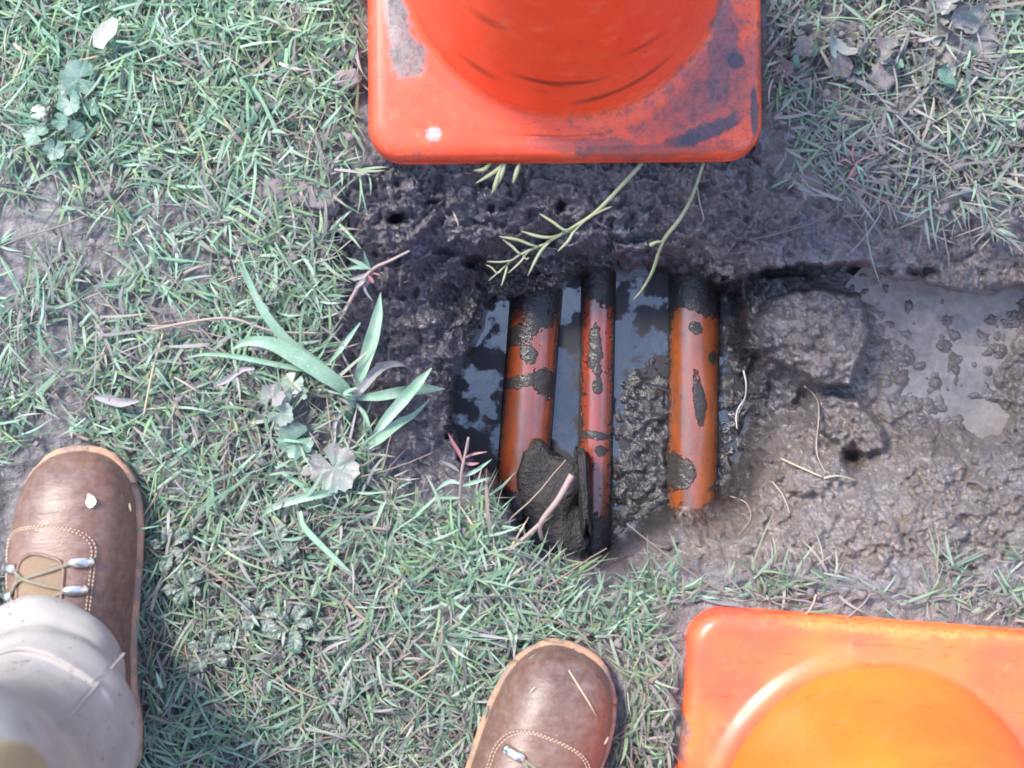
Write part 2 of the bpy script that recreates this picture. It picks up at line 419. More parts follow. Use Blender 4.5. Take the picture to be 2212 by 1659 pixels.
film = g.math('MULTIPLY', g.math('MULTIPLY', we, so_), g.step(g.noise(33, 4, .6, off=(7, 3, 1)), .40, .52))
g.l(g.bump(n3, .5, .0022, b1), g.b.inputs['Coat Normal']); g.b.inputs['Coat Roughness'].default_value = .07
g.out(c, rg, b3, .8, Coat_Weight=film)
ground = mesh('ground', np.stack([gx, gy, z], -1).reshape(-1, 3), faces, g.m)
for nm, a in (('dark', dark), ('wet', wet), ('soil', soil), ('silt_shade', np.clip(inhole + sstep(-.075, -.14, z) * sstep(1700, 1590, cu), 0, 1) * sstep(1230, 1130, cv + 0.35 * (cu - 1400))), ('far', sstep(0, 1200, np.maximum(np.maximum(-270 - gu, gu - 2485), np.maximum(-270 - gv, gv - 1932))))):  # black mask climbs the upper and left pit walls to paint their shade
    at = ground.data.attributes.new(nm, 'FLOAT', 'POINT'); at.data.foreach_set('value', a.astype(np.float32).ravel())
ground['kind'] = 'structure'

_i0 = int(np.searchsorted(UU, uc[0])); _j0 = int(np.searchsorted(VV, vc[0]))
def gidx(u, v):
    return (min(max(int(round((v - vc[0]) / step)) + _j0, 0), nv_ - 1), min(max(int(round((u - uc[0]) / step)) + _i0, 0), nu_ - 1))
def gz(u, v): return float(z[gidx(u, v)])
def G(u, v, up=0.0):
    """photo point lying `up` metres over the ground there"""
    return U(u, v, gz(u, v) + up)

# standing water
WATER = -0.2015
def water_mat(name, mud, ripple, rough, ior, silt_shade):
    w = NT(name)
    nz = w.noise(38, 3, .5); n2 = w.noise(120, 3, .6)
    film = w.math('MULTIPLY', w.step(w.noise(26, 4, .5, off=(3.7, 1.2, 0)), .47, .53), silt_shade)      # dull film patches painted in place of dark reflections from above
    c_ = w.mix(film, w.mix(w.step(n2, .35, .65), mud, tuple(c * 1.35 for c in mud)), tuple(c * 1.9 for c in mud))
    w.out(c_, w.math('ADD', w.lin(n2, .4, .7, rough, rough + .03), w.math('MULTIPLY', film, .5)), w.bump(nz, ripple, .004), w.math('SUBTRACT', .5, w.math('MULTIPLY', film, .38)), IOR=ior)
    return w.m
def pool(name, poly, level, mat):
    pts = [U(a, b, level) for a, b in poly]
    c0 = sum(pts, Vector()) / len(pts)
    v = [c0] + pts; n = len(pts)
    o = mesh(name, v, [(0, 1 + i, 1 + (i + 1) % n) for i in range(n)], mat, smooth=False)
    if o.data.polygons[0].normal.z < 0: o.data.flip_normals()
    o['kind'] = 'structure'; return o
pool('water', [(975, 640), (1100, 560), (1640, 560), (1680, 700), (1660, 1000), (1560, 1100), (1380, 1200), (1150, 1200), (1050, 1080), (960, 980)], WATER,
     water_mat('dark_water', (.014, .013, .014), .06, .012, 2.0, 1.0))
pool('puddle', [(1790, 680), (1830, 610), (1880, 560), (2050, 560), (2250, 580), (2360, 700), (2300, 920), (2080, 990), (1960, 975), (1900, 900), (1850, 830), (1790, 780)], -0.1010,
     water_mat('muddy_water', (.185, .158, .14), .16, .11, 1.42, .3))

# ------------------------------------------------------------------ pipes
def pipe_mat(name, base, blots, seed, ends):
    p = NT(name)
    n1 = p.noise(22, 6, .65, off=(seed, 0, 0)); n2 = p.noise(160, 5, .7, off=(0, seed, 0)); n3 = p.noise(60, 5, .6, off=(seed, seed, 0))
    clean = p.mix(p.step(n3, .3, .7), base, tuple(c * .78 for c in base))
    m = p.step(n1, .585, .66)
    sep = p.n('ShaderNodeSeparateXYZ'); p.l(p.co(), sep.inputs[0])
    y = p.math('ADD', sep.outputs[1], p.math('MULTIPLY', p.math('SUBTRACT', n1, .5), .07))
    for e, s in ends:
        q = p.step(y, e - .008, e + .008) if s > 0 else p.step(y, e + .008, e - .008)
        m = p.math('MAXIMUM', m, q)
    # silt line along the water, raised to paint shade on the pipe sides
    zz = p.math('ADD', sep.outputs[2], p.math('MULTIPLY', p.math('SUBTRACT', n2, .5), .03))
    m = p.math('MAXIMUM', m, p.step(zz, .0145, .006))
    for (cx, cy, rx, ry, an) in blots:
        m = p.math('MAXIMUM', m, p.blob((cx, cy, 0), (rx, ry), an, .4, 95, .35, off=(seed, cx, 0)))
    m = p.step(p.math('ADD', m, p.math('MULTIPLY', p.math('SUBTRACT', p.noise(240, 4, .7, off=(1, seed, 2)), .5), 1.3)), .42, .58)
    sp = p.math('MULTIPLY', p.step(n2, .54, .66), .85)
    m2 = p.math('MAXIMUM', m, p.math('MULTIPLY', sp, p.step(n3, .38, .6)))
    mp = p.n('ShaderNodeMapping'); p.l(p.co(), mp.inputs[0]); mp.inputs['Scale'].default_value = (70, 9, 70)
    smear = p.noise(1.0, 6, .7, co=mp.outputs[0], off=None)
    clean = p.mix(p.math('MULTIPLY', p.step(smear, .42, .66), .7), clean, (.075, .040, .026))
    col = p.mix(m2, clean, p.mix(n2, (.018, .016, .017), (.055, .046, .042)))
    b1 = p.bump(m, .5, .0012); b2 = p.bump(n2, .25, .0006, b1); b2 = p.bump(p.math('MULTIPLY', m, p.noise(110, 4, .65, off=(9, seed, 1))), .6, .0035, b2)
    p.out(col, p.math('ADD', p.lin(n3, .3, .7, .16, .28), p.math('MULTIPLY', m, .08)), b2, p.math('SUBTRACT', .8, p.math('MULTIPLY', m, .55)), IOR=1.7)
    return p.m
def pipe(top, bot, r, label, base, blots, seed, ends):
    zc = WATER - 0.002
    zt = zc + r
    a = U(*top, zc); b = U(*bot, zc)
    d = (a - b).normalized()
    a2 = a + d * 0.10; b2 = b - d * 0.09
    mid = (a + b) / 2
    n = 40; pts = [b2 + (a2 - b2) * t for t in np.linspace(0, 1, 24)]
    o = thing('pipe', mid, label, 'pipe', 'orange pipes crossing the hole')
    pv, pf = tube(pts, r, n, cap=False)
    mesh('pipe_wall', pv, pf, pipe_mat('orange_pipe', base, blots, seed, ends), o)
    iv, jf = tube(pts, r - .0022, n, cap=False)
    mesh('pipe_bore', iv, [tuple(reversed(q)) for q in jf], pipe_mat('orange_pipe_bore', base, [], seed, []), o)
    return o
pipe((1160, 620), (1128, 1045), .0268, 'wide orange pipe blotched with black mud at the left bank of the hole', (.23, .044, .012),
     [(-.004, .005, .03, .006, .2), (.016, .002, .012, .016, .5), (.01, .072, .016, .016, .8), (-.012, .05, .02, .009, .3), (.0, .03, .008, .008, 0)], 3.1, [(.072, 1), (-.108, -1)])
pipe((1293, 600), (1283, 1110), .0180, 'narrow orange pipe between the two wider pipes in the hole', (.245, .037, .014),
     [(-.002, .045, .007, .025, 0), (.0, -.04, .02, .004, -.1), (.004, -.055, .006, .005, 0), (.0, .01, .005, .008, 0)], 7.7, [(.095, 1), (-.116, -1)])
pipe((1500, 600), (1494, 1075), .0264, 'cleanest wide orange pipe, against the brown mud on the right of the hole', (.265, .062, .011),
     [(.0, .06, .007, .006, 0), (.003, -.012, .006, .026, .1), (.018, .03, .005, .008, 0), (-.016, -.085, .016, .018, .4)], 12.3, [(.070, 1), (-.125, -1)])

# ------------------------------------------------------------------ clods and the clay block
mud_m = NT('clay')
mn = mud_m.noise(60, 5, .6); mn2 = mud_m.noise(300, 4, .6)
mud_m.out(mud_m.mix(mn, (.010, .010, .011), (.030, .027, .027)), mud_m.lin(mn, .35, .65, .7, .45), mud_m.bump(mn2, .8, .003, mud_m.bump(mn, .7, .008)))
clod_m = NT('dry_clod')
mn = clod_m.noise(80, 5, .6); mn2 = clod_m.noise(400, 4, .6)
clod_m.out(clod_m.mix(mn, (.12, .105, .102), (.25, .22, .21)), .85, clod_m.bump(mn2, .7, .002, clod_m.bump(mn, .6, .004)))
def lump(name, c, dims, mat, label, cat, seed, rot=0.0, rough=.22, group=None, boxy=2.0):
    bm = bmesh.new(); bmesh.ops.create_icosphere(bm, subdivisions=4, radius=1)
    r_ = np.random.default_rng(seed); o3 = r_.random(3) * 50
    from mathutils import noise as mnz
    for v in bm.verts:
        p = v.co.copy(); q = Vector([math.copysign(abs(t) ** (1 / boxy) if boxy != 1 else abs(t), t) for t in p])
        q = q.normalized() * (1.0 / max(abs(t) for t in p.normalized()) ** (1 - 1 / boxy)) if False else p * (1 / (sum(abs(t) ** (2 * boxy) for t in p)) ** (1 / (2 * boxy)))
        n_ = mnz.fractal(p * 1.6 + Vector(o3), 1.0, 2.0, 4) * rough
        q = q * (1 + n_)
        q = Vector((q.x * dims[0], q.y * dims[1], q.z * dims[2])); q.rotate(Matrix.Rotation(rot, 3, 'Z')); v.co = q
    vs = [tuple(Vector(c) + v.co) for v in bm.verts]; fs = [tuple(v.index for v in f.verts) for f in bm.faces]; bm.free()
    return tag(mesh(name, vs, fs, mat, org=tuple(c)), label, cat, group)
lump('clay_block', U(1194, 1105, -.184), (.034, .052, .026), mud_m.m, 'dark clay block fallen across the lower ends of the left pipes', 'clay block', 5, -.2, .42, boxy=1.5)
lump('clay_block', U(1262, 1065, -.172), (.006, .042, .030), mud_m.m, 'thin black wedge of clay standing on the narrow pipe beside the clay block', 'clay block', 9, .06, .2, boxy=2.2)
lump('clod', G(752, 172, .006), (.011, .008, .008), clod_m.m, 'small round grey clod in the grass beside the cone base', 'clod', 12)
lump('clod', G(590, 412, .003), (.013, .010, .008), clod_m.m, 'pale grey clod at the left end of the crusted soil patch in the grass', 'clod', 13)
lump('clod', G(655, 418, .0), (.030, .012, .008), clod_m.m, 'wide flat crust of grey soil in the grass left of the dark soil', 'clod', 14, -.25, .3)
lump('clod', G(2085, 95, .004), (.024, .020, .010), clod_m.m, 'broad flat mud crust in the grass at the top right', 'clod', 15, .4, .3)
lump('clod', G(1905, 160, .004), (.015, .012, .010), clod_m.m, 'lumpy mud clod between wilted leaves right of the cone', 'clod', 16, .8, .3)

# ------------------------------------------------------------------ traffic cones
def cone_mat(name, base, hot, marks, dirt, arcs=()):
    c = NT(name)
    n1 = c.noise(9, 5, .6); n2 = c.noise(55, 6, .7); n3 = c.noise(260, 4, .7)
    col = c.mix(c.step(n1, .35, .68), base, hot)
    col = c.mix(c.math('MULTIPLY', c.step(n2, .54, .74), .30), col, (.80, .26, .16))
    # scuffs drawn round and down the plastic
    st = c.n('ShaderNodeMapping'); c.l(c.co(), st.inputs[0]); st.inputs['Scale'].default_value = (14, 60, 30); st.inputs['Rotation'].default_value = (0, 0, .5)
    sc = c.noise(3.0, 6, .75, co=st.outputs[0])
    col = c.mix(c.math('MULTIPLY', c.step(sc, .57, .70), .5), col, (.34, .03, .010))
    d = c.math('MULTIPLY', c.step(c.noise(85, 7, .75, off=(5, 2, 0)), .47, .64), dirt)
    d = c.math('MULTIPLY', d, c.step(n1, .38, .62))
    d = c.math('MAXIMUM', d, c.math('MULTIPLY', c.step(n3, .585, .66), dirt * .8))
    for (p, r, an, k, mc) in marks:
        b = c.math('MULTIPLY', c.blob(p, r, an, .42, 70, .22, off=(p[0], p[1], 3)), k)
        col = c.mix(b, col, c.mix(c.step(n3, .3, .7), tuple(q * .55 for q in mc), tuple(q * 1.35 for q in mc)))
    if arcs:                                   # dark rub marks running round the body
        sp = c.n('ShaderNodeSeparateXYZ'); c.l(c.co(), sp.inputs[0])
        for (z0, sl, x0, x1, w) in arcs:
            dz = c.math('ABSOLUTE', c.math('SUBTRACT', sp.outputs[2], c.math('ADD', z0, c.math('MULTIPLY', sp.outputs[0], sl))))
            k = c.math('MULTIPLY', c.step(c.math('ADD', dz, c.math('MULTIPLY', n2, w)), w * 1.5, w * .7), c.math('MULTIPLY', c.step(sp.outputs[0], x0 - .01, x0 + .02), c.step(sp.outputs[0], x1 + .01, x1 - .02)))
            col = c.mix(c.math('MULTIPLY', k, .8), col, (.17, .018, .010))
    col = c.mix(d, col, (.075, .058, .062))
    c.out(col, c.lin(n2, .3, .7, .26, .46), c.bump(n3, .15, .0006), .5)
    return c.m
def rsquare(half, rad, n=14):
    pts = []
    for q in range(4):
        cx, cy = [(1, 1), (-1, 1), (-1, -1), (1, -1)][q]
        for k in range(n + 1):
            a = math.pi / 2 * (q + k / n)
            pts.append((cx * (half - rad) + rad * math.cos(a), cy * (half - rad) + rad * math.sin(a)))
        nx = [(-1, 1), (-1, -1), (1, -1), (1, 1)][q]
        e0 = pts[-1]; e1 = (nx[0] * (half - rad) + rad * math.cos(math.pi / 2 * (q + 1)), nx[1] * (half - rad) + rad * math.sin(math.pi / 2 * (q + 1)))
        for k in range(1, 12): pts.append((e0[0] + (e1[0] - e0[0]) * k / 12, e0[1] + (e1[1] - e0[1]) * k / 12))
    return np.array(pts)
def cone(u, v, rot, label, m_base, m_body):
    loc = U(u, v, -.004)
    o = thing('traffic_cone', loc, label, 'traffic cone', 'orange traffic cones beside the hole')
    ang = math.radians(rot); R = np.array([[math.cos(ang), -math.sin(ang)], [math.sin(ang), math.cos(ang)]])
    prof = [(.1705, 0), (.1715, .004), (.1715, .011), (.1700, .0135), (.1708, .016), (.1700, .024), (.1680, .0295), (.1640, .0335), (.1585, .0352), (.152, .0352)]
    loops = []
    base_loop = rsquare(.171, .031); n = len(base_loop)
    for h, zz in prof:
        lp = rsquare(h, max(.031 - (.171 - h), .012)); loops.append(np.column_stack([lp, np.full(n, zz)]))
    ph = np.arctan2(base_loop[:, 1], base_loop[:, 0]); cir = np.column_stack([np.cos(ph), np.sin(ph)])
    lp0 = rsquare(.152, .012)
    for t, zz in ((.35, .0358), (.7, .0365), (1.0, .037)):
        loops.append(np.column_stack([lp0 * (1 - t) + cir * .1535 * t, np.full(n, zz)]))
    for r, zz in ((.1500, .0381), (.1485, .0390), (.1460, .0402), (.1425, .0422), (.1395, .0452), (.1375, .049), (.1362, .0528)): loops.append(np.column_stack([cir * r, np.full(n, zz)]))
    V = np.concatenate(loops); V[:, :2] = V[:, :2] @ R.T; V = V + np.array(loc)
    F = []
    for i in range(len(loops) - 1):
        for k in range(n): F.append((i * n + k, i * n + (k + 1) % n, (i + 1) * n + (k + 1) % n, (i + 1) * n + k))
    mesh('base', V, F, m_base, o)
    # body of revolution with the rolled foot ring
    pr = [(.1362, .0525), (.1356, .058), (.1350, .064)]
    for t in np.linspace(.05, 1, 26): pr.append((.1350 + (.030 - .1350) * t, .064 + (.70 - .064) * t))
    pr += [(.0285, .708), (.024, .714), (.018, .716), (.016, .712), (.016, .66)]
    m = 96; V = []; F = []
    for r, zz in pr:
        for k in range(m):
            a = 2 * math.pi * k / m
            V.append((loc[0] + r * math.cos(a), loc[1] + r * math.sin(a), loc[2] + zz))
    for i in range(len(pr) - 1):
        for k in range(m): F.append((i * m + k, i * m + (k + 1) % m, (i + 1) * m + (k + 1) % m, (i + 1) * m + k))
    mesh('cone_body', V, F, m_body, o)
    return o
def cl(u, v, c0, zz=.03):
    p = U(u, v, zz) - c0; return (p.x, p.y, 0)
C1 = U(1216, -66, -.004)
GREY = (.15, .125, .115); DK = (.045, .042, .055)
marks1 = [(cl(862, 60, C1), (.011, .028), .1, .95, GREY), (cl(880, 130, C1), (.017, .017), .0, .95, GREY), (cl(850, 0, C1), (.008, .03), .0, .9, GREY),
          (cl(937, 291, C1), (.0062, .0062), 0, .8, (.52, .36, .35)), (cl(1525, 285, C1), (.030, .007), .38, .95, DK), (cl(1470, 302, C1), (.02, .005), .25, .8, DK),
          (cl(1560, 100, C1), (.012, .05), -.1, .75, (.12, .075, .085)), (cl(1545, 190, C1), (.05, .03), .7, .55, (.16, .08, .08)), (cl(1590, 130, C1), (.008, .008), 0, .9, DK),
          (cl(1250, 312, C1), (.06, .006), .0, .55, (.16, .07, .06)), (cl(1400, 325, C1), (.07, .005), .02, .6, (.12, .06, .06)), (cl(1480, 240, C1), (.05, .012), .5, .4, (.18, .08, .07)),
          (cl(1630, 240, C1), (.004, .02), 0, .9, DK)]
bmarks1 = []
cone(1216, -66, 0.5, 'muddy red orange cone above the hole, its base smeared with dark mud', cone_mat('cone_base_plastic', (.72, .068, .024), (.78, .100, .032), marks1, .75),
     cone_mat('cone_plastic', (.82, .050, .010), (.85, .070, .013), bmarks1, .14, [(.078, .25, .005, .085, .008), (.125, .05, -.045, .03, .006), (.118, -.2, -.03, .0, .005), (.105, .1, -.09, -.055, .010), (.22, .3, -.075, -.05, .010), (.165, .0, .04, .07, .005)]))
C2 = U(1870, 1752, -.004)
marks2 = [(cl(1468, 1590, C2, .02), (.006, .02), 0, .8, GREY), (cl(1475, 1560, C2, .02), (.004, .012), .4, .8, GREY), (cl(1960, 1345, C2), (.12, .012), -.07, .5, (.80, .27, .06))]
cone(1870, 1752, -4.4, 'bright clean orange cone at the lower right beside the boot', cone_mat('cone_base_plastic_bright', (.80, .085, .045), (.84, .16, .035), marks2, .05),
     cone_mat('cone_plastic_bright', (.85, .150, .020), (.86, .200, .025), [], .03))

# ------------------------------------------------------------------ the standing person: boots and trousers
def leather(name, dusty):
    l = NT(name)
    n1 = l.noise(11, 4, .5); n2 = l.noise(120, 7, .72); n3 = l.noise(900, 2, .5); w = l.noise(40, 4, .7, dist=1.5)
    mp = l.n('ShaderNodeMapping'); l.l(l.co(), mp.inputs[0]); mp.inputs['Scale'].default_value = (16, 85, 40); crease = l.noise(1.0, 4, .6, co=mp.outputs[0])
    c = l.mix(l.step(n1, .25, .75), (.092, .045, .034), (.160, .074, .047))
    c = l.mix(l.math('MULTIPLY', l.step(crease, .58, .72), .6), c, (.20, .125, .092))
    c = l.mix(l.math('MULTIPLY', l.step(n2, .3, .85), dusty), c, (.30, .24, .215))
    c = l.mix(l.math('MULTIPLY', l.step(l.vor(170), .10, .06), l.step(n2, .52, .6)), c, (.62, .48, .36))
    l.out(c, l.lin(n2, .3, .7, .34, .55), l.bump(n3, .2, .0006, l.bump(crease, .45, .0035, l.bump(w, .2, .002))), .5)
    return l.m
def plain(name, c1, c2, rough, sc, bs, bd, metal=0.0):
    p = NT(name); n1 = p.noise(sc, 5, .6)
    p.out(p.mix(n1, c1, c2), rough, p.bump(p.noise(sc * 4, 4, .6), bs, bd), Metallic=metal); return p.m
M_boot = leather('brown_leather', .42)
def muddy(name, c1, c2, sc, amount):
    p = NT(name); n1 = p.noise(sc, 5, .6); k = p.step(p.noise(30, 6, .7, off=(3, 1, 2)), .48, .58)
    p.out(p.mix(p.math('MULTIPLY', k, amount), p.mix(n1, c1, c2), p.mix(n1, (.10, .088, .08), (.20, .175, .16))), .8, p.bump(p.noise(sc * 4, 4, .6), .5, .0015, p.bump(k, .5, .0012))); return p.m
M_welt = muddy('tan_welt', (.27, .145, .09), (.46, .275, .175), 60, .6)
M_sole = muddy('brown_sole', (.13, .075, .048), (.33, .185, .11), 45, .9)
M_tongue = plain('tan_lining', (.17, .11, .065), (.26, .18, .11), .9, 260, .6, .001)
M_stitch = plain('tan_thread', (.40, .28, .18), (.58, .44, .30), .8, 200, .2, .0005)
M_lace = plain('grey_brown_lace', (.12, .10, .07), (.33, .29, .20), .9, 900, .7, .0008)
M_hook = plain('silver_metal', (.62, .61, .58), (.80, .79, .76), .28, 90, .1, .0004, 1.0)

def boot(tip, heading, mirror, parent, hooks, apron, tongue, laces):
    """tip: photo point of the toe, heading in degrees clockwise from up, mirror +1 left boot, -1 right boot"""
    L = .292
    hs = math.radians(heading); fwd = np.array([math.sin(hs), math.cos(hs), 0.0]); rgt = np.array([math.cos(hs), -math.sin(hs), 0.0])
    T = np.array(U(*tip, .028)); T[2] = 0.0
    ks = [0, .006, .02, .05, .09, .15, .24, .33, .45, .58, .70, .82, .90, .96, .99, 1.0]
    kw = [.004, .0165, .0275, .0385, .0465, .0525, .0560, .0555, .0515, .0465, .0430, .0425, .0400, .0300, .0170, .003]
    kc = [.004, .004, .004, .0035, .003, .002, .0, -.001, -.001, .0, .003, .007, .008, .008, .008, .008]       # inward sweep of the toe
    kh = [.012, .022, .032, .042, .050, .056, .062, .069, .083, .103, .125, .14, .14, .135, .12, .10]
    fw = lambda s: np.interp(s / L, ks, kw) * .94; fh = lambda s: np.interp(s / L, ks, kh); fc = lambda s: np.interp(s / L, ks, kc) * mirror
    zs = .024
    def surf(s, a, off=0.0):
        def p(s, a):
            w, h = fw(s), fh(s); q = a * math.pi / 2
            x = w * math.copysign(abs(math.sin(q)) ** .80, q); zz = zs + h * abs(math.cos(q)) ** .82
            return T - fwd * s + rgt * (x + fc(s)) + np.array([0, 0, zz])
        c0 = p(s, a)
        if off == 0: return c0
        n_ = np.cross(p(s, min(a + .02, .99)) - p(s, max(a - .02, -.99)), p(min(s + .003, L), a) - p(max(s - .003, 0), a))
        n_ = n_ / (np.linalg.norm(n_) + 1e-12)
        if n_[2] < 0: n_ = -n_
        return c0 + n_ * off
    S = np.concatenate([np.linspace(0, .02, 9)[:-1], np.linspace(.02, .10, 20)[:-1], np.linspace(.10, L, 30)]); m = 41
    V = [surf(s, a) for s in S for a in np.linspace(-1, 1, m)]; F = []
    for i in range(len(S) - 1):
        for k in range(m - 1): F.append((i * m + k, i * m + k + 1, (i + 1) * m + k + 1, (i + 1) * m + k))
    b = mesh('boot', V, F, M_boot, parent)
    # sole, and the welt as a stitched rim standing out round the foot
    def rim(off, zz):
        o_ = []
        sr = np.concatenate([np.linspace(0, 1, 60) ** 2 * .1 * L, np.linspace(.1, .96, 30) * L, L * (1 - np.linspace(.2, 0, 12) ** 2)])
        for sg in (1, -1):
            for s in (sr if sg > 0 else sr[::-1]):
                s_ = s / L; w = fw(s) + off
                y = s + (off if s_ > .9 else 0) - off * max(0, 1 - s_ / .04)
                o_.append(T - fwd * y + rgt * (sg * w + fc(s)) + np.array([0, 0, zz]))
        return o_
    def stack(name, levels, mat):
        lv = [rim(o_, zz) for o_, zz in levels]; n = len(lv[0])
        V = [p for l_ in lv for p in l_]; F = []
        for i in range(len(lv) - 1):
            for k in range(n): F.append((i * n + k, i * n + (k + 1) % n, (i + 1) * n + (k + 1) % n, (i + 1) * n + k))
        return mesh(name, V, F, mat, b)
    stack('sole', [(-.004, 0.001), (.001, .003), (.003, .012), (.0026, .019)], M_sole)
    stack('welt', [(.003, .018), (.0042, .0195), (.0044, .0235), (.0030, .0262), (.0005, .0275), (-.002, .0275)], M_welt)
    # apron panel sewn on to the vamp
    sa, a0, a1, round_ = apron
    rows = 34; cols = 25; V = []; F = []
    smax = .17
    edge = []
    for i in range(rows):
        s = sa + (smax - sa) * (i / (rows - 1)) ** 1.3
        k = min(1.0, (s - sa) / round_); wd = math.sqrt(max(0.0, 1 - (1 - k) ** 2)) * .94 + .06
        mid = (a0 + a1) / 2; hw = (a1 - a0) / 2 * wd
        edge.append((s, mid - hw, mid + hw))
        for j in range(cols):
            t = -1 + 2 * j / (cols - 1)
            lift = .0016 * (1 - abs(t) ** 10) if i > 0 else 0.0
            V.append(surf(s, mid + hw * t, lift + .0003))
    for i in range(rows - 1):
        for j in range(cols - 1): F.append((i * cols + j, i * cols + j + 1, (i + 1) * cols + j + 1, (i + 1) * cols + j))
    mesh('apron', V, F, M_boot, b)
    # two rows of stitches along its edge
    mb = MB()
    for ins in (.93, .86):
        line = [(s, (l_ + r_) / 2 - (r_ - l_) / 2 * ins) for s, l_, r_ in reversed(edge)] + [(s, (l_ + r_) / 2 + (r_ - l_) / 2 * ins) for s, l_, r_ in edge]
        pts = np.array([surf(s + (.97 - ins) * .02, a, .0022) for s, a in line])
        seg = np.r_[0, np.cumsum(np.linalg.norm(np.diff(pts, axis=0), axis=1))]
        for d in np.arange(0, seg[-1], .0034):
            p0 = np.array([np.interp(d, seg, pts[:, k]) for k in range(3)]); p1 = np.array([np.interp(d + .0023, seg, pts[:, k]) for k in range(3)])
            mb.add(*tube([p0, p1], .00055, 5))
    mesh('stitching', mb.v, mb.f, M_stitch, b)
    # tongue showing in the lacing gap, with a rolled brown edge
    st_, t0, t1, rr = tongue
    V = []; F = []; rows = 20; cols = 13; lt = []; rt = []
    for i in range(rows):
        s = st_ + (smax - st_) * i / (rows - 1); k = min(1.0, (s - st_) / rr); wd = math.sqrt(max(0, 1 - (1 - k) ** 2)) * .9 + .1
        mid = (t0 + t1) / 2; hw = (t1 - t0) / 2 * wd
        lt.append(surf(s, mid - hw, .0026)); rt.append(surf(s, mid + hw, .0026))
        for j in range(cols): V.append(surf(s, mid + hw * (-1 + 2 * j / (cols - 1)), .0024))
    for i in range(rows - 1):
        for j in range(cols - 1): F.append((i * cols + j, i * cols + j + 1, (i + 1) * cols + j + 1, (i + 1) * cols + j))
    mesh('tongue', V, F, M_tongue, b)
    ev, ef = tube(catmull(lt[::-1] + rt[1:], 3), .0017, 8); mesh('tongue_edge', ev, ef, M_boot, b)
    hp = []
    for (s, a, tx) in hooks:                       # open lacing hooks: a base rivet and a curled tongue of metal
        c0 = surf(s, a, .002); out = (surf(s, a + .02 * tx, .002) - c0); out /= np.linalg.norm(out)
        mb = MB()
        up = np.array([0, 0, 1.0])
        mb.add(*tube(catmull([c0 + out * .010, c0 + out * .006 + up * .0015, c0 + up * .0028, c0 - out * .004 + up * .0022, c0 - out * .006 + up * .0005], 4), [.0036, .0046, .0046, .0042, .0030], 10))
        mb.add(*tube([c0 + out * .009 - up * .001, c0 + out * .009 + up * .0032], [.0045, .0034], 12))
        mesh('lace_hook', mb.v, mb.f, M_hook, b); hp.append(c0 - out * .003 + up * .0012)
    for chain in laces:
        pts = []
        for q, i in enumerate(chain):
            p = hp[i] if isinstance(i, int) else surf(i[0], i[1], .004)
            if pts:
                mid = (pts[-1] + p) / 2 + np.array([0, 0, .0035]); pts.append(mid)
            pts.append(np.array(p))
        lv, lf = tube(catmull(pts, 8), .0016, 8); mesh('lace', lv, lf, M_lace, b)
    return b, surf

LB = U(150, 1530, 0)
person = thing('person', (LB.x + .17, LB.y - .1, 0), 'person in brown leather boots and pale muddy trousers standing astride at the lower left', 'person')
boot_l, surf_l = boot((160, 974), -1.5, 1, person, [(.0895, .19, 1), (.0940, -.44, -1), (.1115, .16, 1), (.1165, -.50, -1), (.140, .1, 1), (.142, -.56, -1)], (.0590, -.68, .38, .022), (.082, -.33, .07, .016),
     [[0, 1], [0, (.104, -.28), 3], [1, (.103, -.22), 2], [2, (.128, -.3), 5], [3, (.128, -.25), 4]])
boot_r, surf_r = boot((1258, 1410), 24, -1, person, [(.090, -.22, -1), (.114, -.30, -1), (.104, .50, 1), (.134, .5, 1)], (.066, -.55, .62, .034), (.094, -.08, .36, .018), [[0, (.098, .15), 2], [0, (.116, .2), 3], [2, (.110, .1), 1]])

# trousers: two lofted legs meeting at the hips
cl_ = NT('pale_cotton')
t1 = cl_.noise(12, 5, .6); t2 = cl_.noise(70, 6, .7); t3 = cl_.noise(1600, 2, .5); tv = cl_.vor(120)
cc = cl_.mix(cl_.step(t1, .35, .65), (.265, .24, .22), (.34, .31, .285))
cc = cl_.mix(cl_.math('MULTIPLY', cl_.step(t2, .62, .70), .85), cc, (.10, .075, .06))
cc = cl_.mix(cl_.math('MULTIPLY', cl_.step(tv, .13, .09), cl_.step(cl_.noise(40, 3, .5), .5, .56)), cc, (.07, .05, .04))
mp_ = cl_.n('ShaderNodeMapping'); cl_.l(cl_.co(), mp_.inputs[0]); mp_.inputs['Scale'].default_value = (26, 26, 60); mp_.inputs['Rotation'].default_value = (.5, .3, .8)
wr = cl_.n('ShaderNodeTexNoise', noise_type='RIDGED_MULTIFRACTAL'); cl_.l(mp_.outputs[0], wr.inputs['Vector']); wr.inputs['Scale'].default_value = .55; wr.inputs['Detail'].default_value = 2
cl_.out(cc, .9, cl_.bump(t3, .3, .0006, cl_.bump(wr.outputs['Fac'], .35, .006, cl_.bump(t2, .25, .003))), .2)
khaki = plain('khaki_cloth', (.20, .14, .075), (.32, .235, .14), .9, 40, .5, .002)
from mathutils import noise as mnoise
